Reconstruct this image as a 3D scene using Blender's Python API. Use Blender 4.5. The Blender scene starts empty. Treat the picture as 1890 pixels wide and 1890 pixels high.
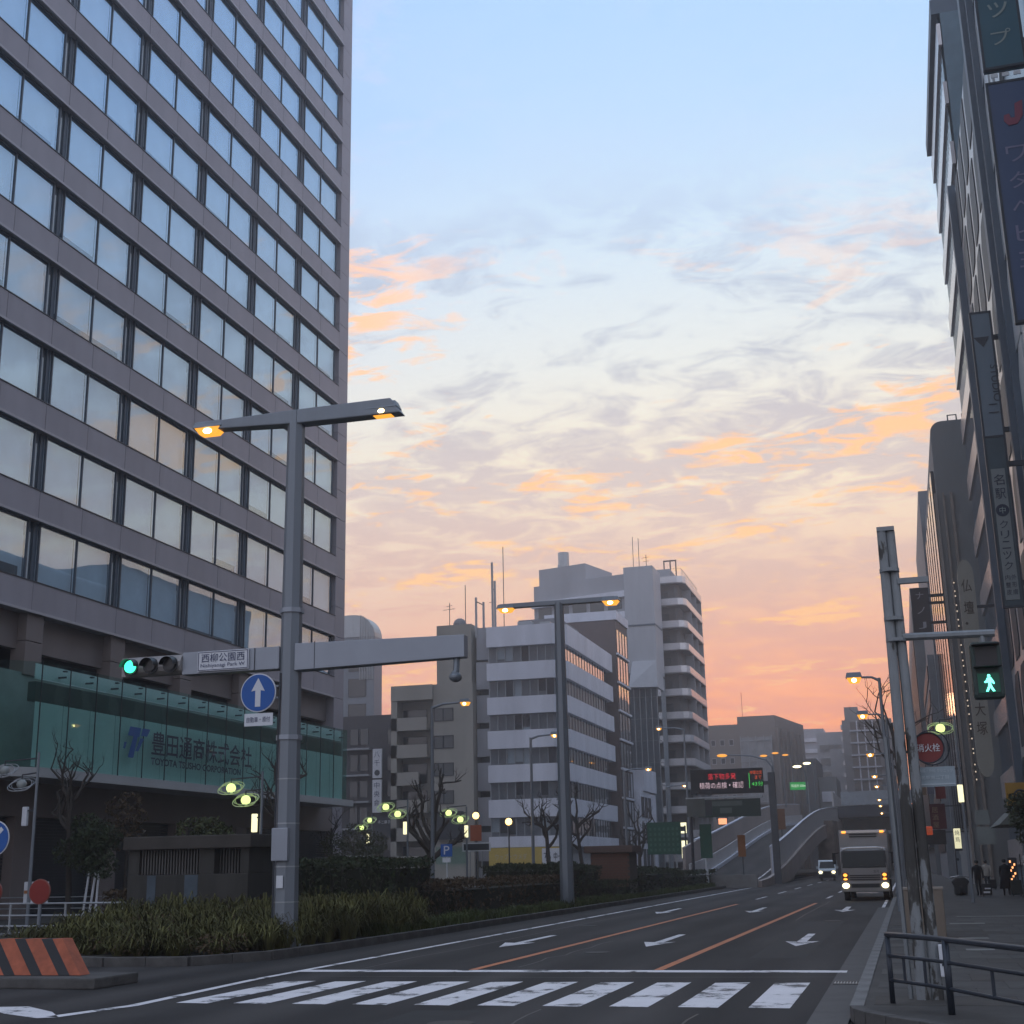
import bpy, bmesh, math, random
from mathutils import Vector, Matrix, noise as mnoise
random.seed(7)
SC = bpy.context.scene
COL = SC.collection
R_ = math.radians

# ------------------------------------------------------------------ camera
F_PX, HALF, EYE = 2450.0, 945.0, 1.95
def _ray(x, y):
    return Vector((x - HALF, -(y - HALF), -F_PX)).normalized()
_Y = _ray(1677, 1585)                      # street direction seen by the camera
_Z = _ray(740, -8434); _Z = (_Z - _Y * _Z.dot(_Y)).normalized()
_X = _Y.cross(_Z)
cam_d = bpy.data.cameras.new('camera'); cam = bpy.data.objects.new('camera', cam_d); COL.objects.link(cam)
_m = Matrix((_X, _Y, _Z))                  # camera space -> street space
cam.matrix_world = Matrix.Translation((0, 0, EYE)) @ _m.to_4x4()
cam_d.sensor_fit = 'HORIZONTAL'; cam_d.sensor_width = 36; cam_d.lens = F_PX / 1890 * 36
cam_d.clip_start = 0.1; cam_d.clip_end = 6000
SC.camera = cam
SC.view_settings.view_transform = 'Standard'; SC.view_settings.look = 'None'
SC.view_settings.exposure = 0.0; SC.view_settings.gamma = 1.0; SC.view_settings.use_curve_mapping = False
try:
    SC.cycles.use_denoising = True; SC.cycles.max_bounces = 8; SC.cycles.transparent_max_bounces = 12
    SC.cycles.sample_clamp_indirect = 4.0
except Exception: pass

def lin(c):
    return tuple(((v / 255) / 12.92 if v / 255 <= .04045 else ((v / 255 + .055) / 1.055) ** 2.4) for v in c)

# ------------------------------------------------------------------ sky
SUN_EL, SUN_AZ = 1.5, -2.0                 # degrees; azimuth measured from the street direction
W = bpy.data.worlds.new('World'); SC.world = W; W.use_nodes = True
def build_sky():
    nt = W.node_tree; N = nt.nodes; L = nt.links; N.clear()
    def nd(t, **k):
        n = N.new(t)
        for a, b in k.items(): setattr(n, a, b)
        return n
    def mth(op, a, b=None, c=None, clamp=False):
        n = nd('ShaderNodeMath', operation=op, use_clamp=clamp)
        for i, v in enumerate((a, b, c)):
            if v is None: continue
            if isinstance(v, (int, float)): n.inputs[i].default_value = v
            else: L.new(v, n.inputs[i])
        return n.outputs[0]
    def ramp(fac, stops):
        n = nd('ShaderNodeValToRGB'); e = n.color_ramp.elements
        while len(e) > 1: e.remove(e[-1])
        e[0].position = stops[0][0]; e[0].color = (*lin(stops[0][1]), 1)
        for p, c in stops[1:]:
            x = e.new(p); x.color = (*lin(c), 1)
        L.new(fac, n.inputs[0]); return n.outputs[0]
    def mix(f, a, b):
        n = nd('ShaderNodeMix', data_type='RGBA'); 
        if isinstance(f, (int, float)): n.inputs[0].default_value = f
        else: L.new(f, n.inputs[0])
        L.new(a, n.inputs[6]); L.new(b, n.inputs[7]); return n.outputs[2]
    def sstep(v, lo, hi):
        n = nd('ShaderNodeMapRange', interpolation_type='SMOOTHSTEP')
        L.new(v, n.inputs[0]); n.inputs[1].default_value = lo; n.inputs[2].default_value = hi
        return n.outputs[0]
    tc = nd('ShaderNodeTexCoord'); sp = nd('ShaderNodeSeparateXYZ'); L.new(tc.outputs['Generated'], sp.inputs[0])
    x, y, z = sp.outputs
    zc = mth('MAXIMUM', z, 0.0)
    hl = mth('SQRT', mth('ADD', mth('ADD', mth('MULTIPLY', x, x), mth('MULTIPLY', y, y)), 1e-5))
    sx, sy = math.sin(R_(SUN_AZ)), math.cos(R_(SUN_AZ))
    az = mth('DIVIDE', mth('ADD', mth('MULTIPLY', x, sx), mth('MULTIPLY', y, sy)), hl)   # 1 toward the sunset
    warm = ramp(zc, [(0, (255, 140, 62)), (.045, (255, 138, 56)), (.09, (253, 150, 92)), (.15, (240, 172, 138)), (.22, (232, 202, 178)),
                     (.28, (242, 228, 200)), (.36, (222, 226, 222)), (.45, (198, 218, 234)), (.52, (176, 207, 238)), (.60, (162, 198, 238)), (1, (190, 208, 238))])
    side = ramp(zc, [(0, (234, 170, 152)), (.06, (240, 180, 162)), (.14, (234, 198, 182)), (.23, (240, 220, 200)), (.31, (224, 224, 220)),
                     (.42, (194, 212, 238)), (.52, (166, 198, 244)), (.60, (160, 194, 243)), (1, (190, 208, 238))])
    cool = ramp(zc, [(0, (196, 190, 198)), (.08, (208, 202, 210)), (.18, (212, 212, 222)), (.35, (206, 214, 232)), (.6, (194, 208, 234)), (1, (190, 208, 238))])
    base = mix(sstep(az, -.3, .9), cool, mix(sstep(az, .86, 1.0), side, warm))
    sky = nd('ShaderNodeTexSky', sky_type='NISHITA'); sky.sun_disc = False
    sky.sun_elevation = R_(SUN_EL); sky.sun_rotation = R_(SUN_AZ); sky.air_density = 1.4; sky.dust_density = 2.0
    nis = nd('ShaderNodeVectorMath', operation='SCALE'); L.new(sky.outputs[0], nis.inputs[0]); nis.inputs['Scale'].default_value = .12
    base = mix(.10, base, nis.outputs[0])
    # cloud deck seen on a flat layer overhead
    den = mth('ADD', zc, .10)
    px, py = mth('DIVIDE', x, den), mth('DIVIDE', y, den)
    def cloud(scx, scy, ox, det, rough, dist):
        cb = nd('ShaderNodeCombineXYZ')
        L.new(mth('MULTIPLY_ADD', px, scx, ox), cb.inputs[0]); L.new(mth('MULTIPLY', py, scy), cb.inputs[1])
        n = nd('ShaderNodeTexNoise'); L.new(cb.outputs[0], n.inputs['Vector'])
        n.inputs['Scale'].default_value = 1; n.inputs['Detail'].default_value = det
        n.inputs['Roughness'].default_value = rough; n.inputs['Distortion'].default_value = dist
        return n.outputs['Fac']
    up = mth('SUBTRACT', 1.0, sstep(zc, .40, .56))
    a1 = cloud(1.3, 1.9, 3.1, 9, .62, .5)
    a2 = cloud(8.5, 10.0, 1.7, 7, .62, .8)
    veil = mth('MULTIPLY', sstep(mth('ADD', a1, mth('MULTIPLY', mth('SUBTRACT', a2, .5), .75)), .37, .60), mth('MULTIPLY_ADD', up, .80, .08))
    ccol = ramp(zc, [(0, (240, 150, 110)), (.10, (232, 146, 112)), (.2, (214, 178, 162)), (.27, (200, 184, 180)), (.36, (172, 177, 188)), (.43, (166, 181, 202)), (.49, (178, 198, 224)), (.6, (196, 212, 240)), (1, (186, 200, 228))])
    ccol = mix(sstep(az, -.2, .7), ramp(zc, [(0, (180, 176, 188)), (.3, (188, 192, 206)), (1, (182, 198, 228))]), ccol)
    c1 = mix(veil, base, ccol)
    b1 = cloud(2.0, 3.2, 9.4, 8, .6, .6)
    b2 = cloud(8.0, 13.0, 4.2, 7, .62, 1.0)
    lit = sstep(mth('ADD', mth('MULTIPLY', b1, .75), mth('MULTIPLY', b2, .5)), .662, .75)
    lit = mth('MULTIPLY', lit, mth('MULTIPLY', sstep(az, .70, .92), mth('MULTIPLY_ADD', mth('SUBTRACT', 1.0, sstep(zc, .41, .49)), .84, .08)))
    lit = mth('MULTIPLY', lit, mth('SUBTRACT', 1.0, mth('MULTIPLY', mth('MULTIPLY', sstep(az, .93, .975), sstep(zc, .34, .39)), .72)))
    lcol = ramp(zc, [(0, (255, 176, 96)), (.10, (255, 184, 118)), (.22, (255, 200, 138)), (.32, (255, 192, 132)), (.42, (255, 196, 150)), (.5, (250, 208, 202)), (.6, (248, 214, 222)), (1, (225, 220, 232))])
    c2 = mix(lit, c1, lcol)
    glow = mth('MULTIPLY_ADD', mth('MULTIPLY', mth('SUBTRACT', 1.0, sstep(zc, .02, .20)), sstep(az, .80, 1.0)), .66, 1.42)
    bg = nd('ShaderNodeBackground'); L.new(c2, bg.inputs[0]); L.new(glow, bg.inputs[1])
    out = nd('ShaderNodeOutputWorld'); L.new(bg.outputs[0], out.inputs[0])
build_sky()
sl = bpy.data.lights.new('sun', 'SUN'); sl.energy = .12; sl.angle = R_(8); sl.color = (1, .55, .3)
so = bpy.data.objects.new('sun', sl); COL.objects.link(so)
so.rotation_euler = Vector((math.sin(R_(SUN_AZ)), math.cos(R_(SUN_AZ)), math.sin(R_(2.5)))).to_track_quat('Z', 'Y').to_euler()

# ------------------------------------------------------------------ materials
MATS = {}
def M(name, col, rough=.6, metal=0., var=.14, scale=1.2, bump=0., bscale=60, spec=.4, emit=None, est=0., streak=0.):
    if name in MATS: return MATS[name]
    m = bpy.data.materials.new(name); m.use_nodes = True; MATS[name] = m
    nt = m.node_tree; L = nt.links; N = nt.nodes; b = N['Principled BSDF']
    b.inputs['Roughness'].default_value = rough; b.inputs['Metallic'].default_value = metal
    b.inputs['Specular IOR Level'].default_value = spec
    tc = N.new('ShaderNodeTexCoord')
    if var > 0:
        n = N.new('ShaderNodeTexNoise'); n.inputs['Scale'].default_value = scale; n.inputs['Detail'].default_value = 6; n.inputs['Roughness'].default_value = .65
        if streak:
            mp = N.new('ShaderNodeMapping'); mp.inputs['Scale'].default_value = (streak, streak, .12); L.new(tc.outputs['Object'], mp.inputs[0]); L.new(mp.outputs[0], n.inputs['Vector'])
        else: L.new(tc.outputs['Object'], n.inputs['Vector'])
        r = N.new('ShaderNodeValToRGB'); r.color_ramp.elements[0].position = .3; r.color_ramp.elements[1].position = .72
        r.color_ramp.elements[0].color = (*[max(0, c * (1 - var)) for c in col], 1); r.color_ramp.elements[1].color = (*[min(1, c * (1 + var)) for c in col], 1)
        L.new(n.outputs['Fac'], r.inputs[0]); L.new(r.outputs[0], b.inputs['Base Color'])
    else: b.inputs['Base Color'].default_value = (*col, 1)
    if bump:
        n2 = N.new('ShaderNodeTexNoise'); n2.inputs['Scale'].default_value = bscale; n2.inputs['Detail'].default_value = 4; L.new(tc.outputs['Object'], n2.inputs['Vector'])
        bp = N.new('ShaderNodeBump'); bp.inputs['Strength'].default_value = bump; bp.inputs['Distance'].default_value = .02
        L.new(n2.outputs['Fac'], bp.inputs['Height']); L.new(bp.outputs[0], b.inputs['Normal'])
    if emit:
        b.inputs['Emission Color'].default_value = (*emit, 1); b.inputs['Emission Strength'].default_value = est
    return m
def glass(name, tint, lo, hi, rough=.01, wav=.02, gcol=(.9, .94, .96), wscale=.5):
    """window glass: a tinted clear pane under a reflection that grows at grazing angles"""
    m = bpy.data.materials.new(name); m.use_nodes = True; MATS[name] = m
    nt = m.node_tree; N = nt.nodes; L = nt.links; N.clear()
    o = N.new('ShaderNodeOutputMaterial'); mx = N.new('ShaderNodeMixShader'); t = N.new('ShaderNodeBsdfTransparent'); g = N.new('ShaderNodeBsdfGlossy')
    t.inputs[0].default_value = (*tint, 1); g.inputs[0].default_value = (*gcol, 1); g.inputs[1].default_value = rough
    lw = N.new('ShaderNodeLayerWeight'); lw.inputs[0].default_value = .5
    mr = N.new('ShaderNodeMapRange'); mr.inputs[3].default_value = lo; mr.inputs[4].default_value = hi
    L.new(lw.outputs['Facing'], mr.inputs[0]); L.new(mr.outputs[0], mx.inputs[0]); L.new(t.outputs[0], mx.inputs[1]); L.new(g.outputs[0], mx.inputs[2]); L.new(mx.outputs[0], o.inputs[0])
    if wav:
        tc = N.new('ShaderNodeTexCoord'); n = N.new('ShaderNodeTexNoise'); n.inputs['Scale'].default_value = wscale; n.inputs['Detail'].default_value = 1
        gm = N.new('ShaderNodeNewGeometry'); L.new(gm.outputs['Position'], n.inputs['Vector'])
        bp = N.new('ShaderNodeBump'); bp.inputs['Strength'].default_value = wav; bp.inputs['Distance'].default_value = 1.0
        L.new(n.outputs['Fac'], bp.inputs['Height']); L.new(bp.outputs[0], g.inputs['Normal'])
    return m
def E(name, col, st):
    return M(name, (.02, .02, .02), .4, var=0, emit=col, est=st)

m_spandrel = M('mauve_stone_panel', (.315, .295, .325), .5, var=.18, scale=.5, streak=.6)
m_lip = M('pale_metal_lip', (.42, .40, .42), .4, var=.05)
m_frame = M('slate_window_frame', (.075, .095, .12), .45, var=.08)  # frame colour lifted paler to carry the haze veil
m_dark = M('dark_anodised_metal', (.035, .04, .05), .45, var=.1)
m_pier = M('slate_pier', (.085, .11, .14), .5, var=.1)  # pier colour lifted as well, with the haze veil painted in
m_room = M('dim_interior', (.05, .06, .065), .9, var=.2)
m_blind = M('pale_blind', (.76, .81, .84), .8, var=.10, scale=.8)
m_brown = M('brown_stone', (.20, .165, .155), .6, var=.14, scale=.6, streak=.5)
m_conc = M('weathered_concrete', (.27, .26, .25), .85, var=.2, scale=.8, bump=.15, bscale=30)
m_dconc = M('stained_dark_concrete', (.13, .125, .115), .9, var=.35, scale=.9, bump=.2, bscale=25, streak=1.2)
m_white = M('white_render', (.62, .63, .69), .6, var=.15, scale=.5, streak=.8)
m_grey = M('grey_render', (.34, .345, .37), .7, var=.16, scale=.4, streak=.5)
m_beige = M('beige_render', (.31, .29, .255), .75, var=.2, scale=.4, streak=.5)
m_pole = M('grey_painted_steel', (.20, .22, .245), .42, metal=.3, var=.08, scale=2, streak=1.5)
m_beam = M('pale_grey_cabinet_steel', (.30, .32, .36), .4, metal=.2, var=.06)
m_black = M('black_plastic', (.015, .017, .02), .45, var=.05)
m_signwhite = M('white_sign_sheet', (.62, .63, .66), .5, var=.04)
m_ink = M('navy_sign_ink', (.02, .03, .10), .5, var=0)
m_navy = M('dark_navy_lettering', (.012, .02, .045), .5, var=0)
m_blue = M('blue_sign_sheet', (.01, .09, .34), .45, var=.05)
m_pane = glass('office_pane', (.82, .92, .97), .22, .55, rough=.012, wav=.0025, gcol=(.72, .88, 1.0))
m_teal = glass('teal_podium_glass', (.80, .92, .89), .02, .16, rough=.02, wav=.01, gcol=(.7, .9, .88))
m_win = glass('street_window', (.62, .66, .68), .10, .60, rough=.03, wav=.03)
m_mirror = glass('sunset_window', (.3, .3, .3), .35, .9, rough=.02, wav=.01)
m_rust = M('red_lacquer', (.22, .015, .01), .4, var=.12)
m_tyre = M('tyre_rubber', (.015, .015, .016), .85, var=.1)
E_amber = E('amber_lamp', (1, .40, .045), 1.35)
E_ambhot = E('hot_amber_bulb', (1, .72, .30), 14)
E_globe = E('lime_globe_glow', (.80, 1, .33), 1.6)
E_box = E('cream_lightbox', (1, .93, .55), 1.5)
E_green = E('traffic_green', (.05, 1, .48), 2.6)
E_head = E('headlamp_glow', (1, .85, .45), 5)
E_mark = E('marker_lamp_glow', (1, .36, .05), 2.6)

# ------------------------------------------------------------------ mesh helpers
ORG = {}
class MB:
    def __init__(s): s.v, s.f = [], []
    def quad(s, a, b, c, d):
        i = len(s.v); s.v += [tuple(a), tuple(b), tuple(c), tuple(d)]; s.f.append((i, i + 1, i + 2, i + 3)); return s
    def tri(s, a, b, c):
        i = len(s.v); s.v += [tuple(a), tuple(b), tuple(c)]; s.f.append((i, i + 1, i + 2)); return s
    def box(s, x0, x1, y0, y1, z0, z1):
        i = len(s.v)
        s.v += [(x0, y0, z0), (x1, y0, z0), (x1, y1, z0), (x0, y1, z0), (x0, y0, z1), (x1, y0, z1), (x1, y1, z1), (x0, y1, z1)]
        s.f += [tuple(i + k for k in q) for q in ((0, 3, 2, 1), (4, 5, 6, 7), (0, 1, 5, 4), (1, 2, 6, 5), (2, 3, 7, 6), (3, 0, 4, 7))]
        return s
    def hexa(s, P):
        i = len(s.v); s.v += [tuple(p) for p in P]
        s.f += [tuple(i + k for k in q) for q in ((0, 3, 2, 1), (4, 5, 6, 7), (0, 1, 5, 4), (1, 2, 6, 5), (2, 3, 7, 6), (3, 0, 4, 7))]; return s
    def prism(s, pts, z0, z1):                 # vertical prism over a plan polygon (counter-clockwise)
        n = len(pts); i = len(s.v)
        s.v += [(p[0], p[1], z0) for p in pts] + [(p[0], p[1], z1) for p in pts]
        s.f.append(tuple(i + k for k in range(n - 1, -1, -1))); s.f.append(tuple(i + n + k for k in range(n)))
        for k in range(n): s.f.append((i + k, i + (k + 1) % n, i + n + (k + 1) % n, i + n + k))
        return s
    def extr(s, pts, o, u, v, w):              # polygon in the u,v plane at o, extruded along vector w
        o, u, v, w = Vector(o), Vector(u), Vector(v), Vector(w); n = len(pts); i = len(s.v)
        b = [o + u * p[0] + v * p[1] for p in pts]
        s.v += [tuple(p) for p in b] + [tuple(p + w) for p in b]
        s.f.append(tuple(i + k for k in range(n - 1, -1, -1))); s.f.append(tuple(i + n + k for k in range(n)))
        for k in range(n): s.f.append((i + k, i + (k + 1) % n, i + n + (k + 1) % n, i + n + k))
        return s
    def tube(s, pts, rad, n=8, cap=True):
        pts = [Vector(p) for p in pts]
        if isinstance(rad, (int, float)): rad = [rad] * len(pts)
        a = None; i0 = len(s.v)
        for k, p in enumerate(pts):
            d = (pts[min(k + 1, len(pts) - 1)] - pts[max(k - 1, 0)]).normalized()
            if a is None: a = d.cross(Vector((0, 0, 1)) if abs(d.z) < .9 else Vector((1, 0, 0)))
            a = (a - d * a.dot(d)).normalized(); b = d.cross(a)
            for j in range(n):
                t = 2 * math.pi * (j + .5) / n; s.v.append(tuple(p + (a * math.cos(t) + b * math.sin(t)) * rad[k]))
        for k in range(len(pts) - 1):
            for j in range(n):
                a0 = i0 + k * n + j; a1 = i0 + k * n + (j + 1) % n
                s.f.append((a0, a1, a1 + n, a0 + n))
        if cap:
            s.f.append(tuple(i0 + j for j in range(n - 1, -1, -1))); s.f.append(tuple(i0 + (len(pts) - 1) * n + j for j in range(n)))
        return s
    def disc(s, c, nrm, r, t, n=24):            # thick disc
        nrm = Vector(nrm).normalized(); return s.tube([Vector(c) - nrm * t / 2, Vector(c) + nrm * t / 2], r, n)
    def ball(s, c, rx, ry, rz, nu=14, nv=9):
        i = len(s.v)
        for a in range(1, nv):
            ph = math.pi * a / nv
            for b in range(nu):
                th = 2 * math.pi * b / nu
                s.v.append((c[0] + rx * math.sin(ph) * math.cos(th), c[1] + ry * math.sin(ph) * math.sin(th), c[2] + rz * math.cos(ph)))
        t = len(s.v); s.v += [(c[0], c[1], c[2] + rz), (c[0], c[1], c[2] - rz)]
        for a in range(nv - 2):
            for b in range(nu):
                p = i + a * nu + b; q = i + a * nu + (b + 1) % nu; s.f.append((p, p + nu, q + nu, q))
        for b in range(nu):
            s.f.append((t, i + b, i + (b + 1) % nu)); e = i + (nv - 2) * nu; s.f.append((t + 1, e + (b + 1) % nu, e + b))
        return s
    def ring(s, c, rx, ry, r, tilt=0., n=28, m=5):
        i = len(s.v)
        for a in range(n):
            t = 2 * math.pi * a / n; ct, st = math.cos(t), math.sin(t)
            for b in range(m):
                q = 2 * math.pi * b / m; k = 1 + r * math.cos(q) / max(rx, ry)
                x, y, z = rx * ct * k, ry * st * k, r * math.sin(q) + rx * ct * math.sin(tilt)
                s.v.append((c[0] + x, c[1] + y, c[2] + z))
        for a in range(n):
            for b in range(m):
                s.f.append((i + a * m + b, i + ((a + 1) % n) * m + b, i + ((a + 1) % n) * m + (b + 1) % m, i + a * m + (b + 1) % m))
        return s
    def mesh(s, name, mat, smooth=False, org=(0, 0, 0), bevel=0.):
        me = bpy.data.meshes.new(name); ox, oy, oz = org
        me.from_pydata([(a - ox, b - oy, c - oz) for a, b, c in s.v], [], s.f); me.materials.append(mat)
        if bevel:
            bm = bmesh.new(); bm.from_mesh(me); bmesh.ops.remove_doubles(bm, verts=bm.verts, dist=1e-5)
            bmesh.ops.bevel(bm, geom=[e for e in bm.edges if len(e.link_faces) == 2 and e.calc_face_angle(0) > .5], offset=bevel, segments=2, affect='EDGES', profile=.6, clamp_overlap=True)
            bm.to_mesh(me); bm.free()
        bm = bmesh.new(); bm.from_mesh(me); bmesh.ops.recalc_face_normals(bm, faces=bm.faces); bm.to_mesh(me); bm.free()
        if smooth:
            for p in me.polygons: p.use_smooth = True
        me.update(); return me
    def build(s, name, mat, parent=None, smooth=False, bevel=0., label=None):
        org = ORG.get(parent, (0, 0, 0)) if parent else (0, 0, 0)
        o = bpy.data.objects.new(name, s.mesh(name, mat, smooth, org, bevel)); COL.objects.link(o)
        if parent: o.parent = parent; ORG[o] = org
        else: ORG[o] = (0, 0, 0)
        if label: o['label'] = label
        return o
def thing(name, label, cat, loc=(0, 0, 0), group=None):
    o = bpy.data.objects.new(name, None); COL.objects.link(o); o.location = loc; o.empty_display_size = .3
    o['label'] = label; o['category'] = cat
    if group: o['group'] = group
    ORG[o] = tuple(loc); return o
def tag(o, label, cat, group=None, kind=None):
    if label: o['label'] = label
    if cat: o['category'] = cat
    if group: o['group'] = group
    if kind: o['kind'] = kind
    return o
def inst(name, mesh, parent, loc, rz=0.):
    o = bpy.data.objects.new(name, mesh); COL.objects.link(o); o.parent = parent
    og = ORG.get(parent, (0, 0, 0)); o.location = (loc[0] - og[0], loc[1] - og[1], loc[2] - og[2]); o.rotation_euler.z = rz
    ORG[o] = tuple(loc); return o
def dup(root, loc, rz=0., label=None):
    r = root.copy(); COL.objects.link(r); r.location = loc; r.rotation_euler.z = rz
    if label: r['label'] = label
    for ch in list(root.children):
        c = ch.copy(); COL.objects.link(c); c.parent = r
        for g in list(ch.children):
            d = g.copy(); COL.objects.link(d); d.parent = c
    return r
def text(name, s, parent, mat, p0, u, v, w, h, lift=.012, bold=0.):
    """flat lettering fitted into a w x h box whose lower left corner is p0"""
    cu = bpy.data.curves.new('t', 'FONT'); cu.body = s; cu.resolution_u = 3; cu.offset = bold
    ob = bpy.data.objects.new('t', cu); COL.objects.link(ob)
    bpy.context.view_layer.update()
    me = bpy.data.meshes.new_from_object(ob.evaluated_get(bpy.context.evaluated_depsgraph_get()))
    bpy.data.objects.remove(ob); bpy.data.curves.remove(cu)
    xs = [q.co.x for q in me.vertices]; ys = [q.co.y for q in me.vertices]
    x0, x1, y0, y1 = min(xs), max(xs), min(ys), max(ys)
    p0, u, v = Vector(p0), Vector(u), Vector(v); n = u.cross(v)
    og = Vector(ORG.get(parent, (0, 0, 0)))
    for q in me.vertices:
        q.co = p0 + u * ((q.co.x - x0) / max(x1 - x0, 1e-6) * w) + v * ((q.co.y - y0) / max(y1 - y0, 1e-6) * h) + n * lift - og
    me.materials.clear(); me.materials.append(mat)
    o = bpy.data.objects.new(name, me); COL.objects.link(o)
    if parent: o.parent = parent; ORG[o] = tuple(og)
    return o
UX, UY, UZ = (1, 0, 0), (0, 1, 0), (0, 0, 1)
# ------------------------------------------------------------------ ground, road, median, pavements
def asphalt_mat():
    m = M('worn_asphalt', (.062, .060, .062), .82, var=.0, spec=.3); nt = m.node_tree; N = nt.nodes; L = nt.links; b = N['Principled BSDF']
    tc = N.new('ShaderNodeTexCoord'); 
    def noise(sc, det, mp=None):
        n = N.new('ShaderNodeTexNoise'); n.inputs['Scale'].default_value = sc; n.inputs['Detail'].default_value = det
        if mp:
            k = N.new('ShaderNodeMapping'); k.inputs['Scale'].default_value = mp; L.new(tc.outputs['Object'], k.inputs[0]); L.new(k.outputs[0], n.inputs['Vector'])
        else: L.new(tc.outputs['Object'], n.inputs['Vector'])
        return n.outputs['Fac']
    big = noise(1, 6, (.55, .09, 1)); fine = noise(55, 3)
    r = N.new('ShaderNodeValToRGB'); r.color_ramp.elements[0].position = .34; r.color_ramp.elements[0].color = (.024, .0215, .021, 1)
    r.color_ramp.elements[1].position = .7; r.color_ramp.elements[1].color = (.068, .061, .058, 1); L.new(big, r.inputs[0])
    mx = N.new('ShaderNodeMix'); mx.data_type = 'RGBA'; mx.blend_type = 'OVERLAY'; mx.inputs[0].default_value = .7
    L.new(r.outputs[0], mx.inputs[6]); L.new(fine, mx.inputs[7]); L.new(mx.outputs[2], b.inputs['Base Color'])
    lanes = N.new('ShaderNodeTexWave'); lanes.wave_type = 'BANDS'; lanes.bands_direction = 'X'; lanes.inputs['Scale'].default_value = .17; lanes.inputs['Distortion'].default_value = 1.2; lanes.inputs['Detail'].default_value = 3; lanes.inputs['Detail Scale'].default_value = .12
    L.new(tc.outputs['Object'], lanes.inputs['Vector'])
    tr = N.new('ShaderNodeMix'); tr.data_type = 'RGBA'; tr.blend_type = 'MULTIPLY'; tr.inputs[0].default_value = .8; tr.inputs[7].default_value = (.62, .62, .63, 1)
    L.new(lanes.outputs['Fac'], tr.inputs[0]); L.new(mx.outputs[2], tr.inputs[6]); L.new(tr.outputs[2], b.inputs['Base Color'])
    bp = N.new('ShaderNodeBump'); bp.inputs['Strength'].default_value = .35; bp.inputs['Distance'].default_value = .01; L.new(noise(160, 2), bp.inputs['Height']); L.new(bp.outputs[0], b.inputs['Normal'])
    return m
def paint_mat(name, col, wear):
    """road paint worn through to the asphalt in patches"""
    m = M(name, col, .65, var=0); nt = m.node_tree; N = nt.nodes; L = nt.links; b = N['Principled BSDF']
    tc = N.new('ShaderNodeTexCoord'); n = N.new('ShaderNodeTexNoise'); n.inputs['Scale'].default_value = 1.1; n.inputs['Detail'].default_value = 9; n.inputs['Roughness'].default_value = .72
    L.new(tc.outputs['Object'], n.inputs['Vector'])
    r = N.new('ShaderNodeValToRGB'); e = r.color_ramp.elements; e[0].position = wear; e[0].color = (.07, .068, .07, 1); e[1].position = wear + .05; e[1].color = (*[c * .86 for c in col], 1)
    x = e.new(.7); x.color = (*col, 1); L.new(n.outputs['Fac'], r.inputs[0]); L.new(r.outputs[0], b.inputs['Base Color']); return m
m_asph = asphalt_mat()
m_paint = paint_mat('worn_white_paint', (.80, .765, .77), .41)
m_opaint = paint_mat('worn_orange_paint', (.60, .19, .07), .36)
m_kerb = M('kerb_concrete', (.17, .165, .16), .85, var=.3, scale=2.5, bump=.2, bscale=25)
m_kerb2 = M('dark_kerb_concrete', (.085, .08, .076), .9, var=.35, scale=2.5, bump=.2, bscale=25)  # darker copy of the kerb concrete
m_pave = M('grey_paving', (.058, .054, .050), .85, var=.4, scale=1.1, bump=.2, bscale=14)
m_pave2 = M('pale_paving', (.22, .215, .20), .8, var=.2, scale=3)
m_soil = M('dark_soil', (.022, .02, .014), 1, var=.3, scale=4)

g = MB().quad((-700, -150, -.03), (700, -150, -.03), (700, 900, -.03), (-700, 900, -.03)).build('ground', m_asph); g['kind'] = 'structure'
road = MB().quad((-34, -12, 0), (-.9, -12, 0), (-.9, 420, 0), (-34, 420, 0)).build('road', m_asph); road['kind'] = 'structure'
def sheet(name, mat, pts, z=.004, label=None):
    b = MB(); i = len(b.v); b.v += [(p[0], p[1], z) for p in pts]; b.f.append(tuple(range(len(pts)))); return b.build(name, mat, road, label=label)
for k in range(10):                                         # zebra crossing
    x = -11.18 + k * .985
    sheet('crossing_stripe', m_paint, [(x, 19.65), (x + .57, 19.6), (x + .57, 23.65), (x, 23.55)])
sheet('stop_line', m_paint, [(-12.0, 25.75), (-1.25, 25.75), (-1.25, 26.25), (-12.0, 26.25)])
sheet('edge_line', m_paint, [(-12.07, 24.0), (-11.9, 24.0), (-11.9, 180), (-12.07, 180)], .005)
sheet('edge_line', m_paint, [(-11.75, 19.2), (-11.55, 19.2), (-11.9, 24), (-12.07, 24)], .005)
sheet('edge_line', m_paint, [(-12.1, 17.6), (-11.85, 17.55), (-11.55, 19.2), (-11.75, 19.2)], .005)
sheet('edge_line', m_paint, [(-14.0, 18.75), (-13.0, 17.9), (-12.1, 17.4), (-11.85, 17.55), (-12.4, 18.2), (-13.3, 18.9)], .005)
sheet('edge_line', m_paint, [(-1.27, 60), (-1.13, 60), (-1.13, 170), (-1.27, 170)], .005)
for x in (-8.45, -4.75):
    sheet('lane_line', m_opaint, [(x - .09, 26.3), (x + .09, 26.3), (x + .09 + .35, 67), (x - .09 + .35, 67)])
    for k in range(7):
        y = 75 + k * 13; xs = x + .4
        sheet('lane_dash', m_paint, [(xs - .08, y), (xs + .08, y), (xs + .08, y + 5.5), (xs - .08, y + 5.5)])
def arrow(x, y, L=5.6):
    sheet('lane_arrow', m_paint, [(x, y), (x + .42, y + 2.0), (x + .12, y + 1.85), (x + .10, y + L), (x - .10, y + L), (x - .12, y + 1.85), (x - .42, y + 2.0)])
for x in (-10.1, -6.35, -2.75): arrow(x, 33.6); arrow(x + .1, 55.5, 6)
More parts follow.
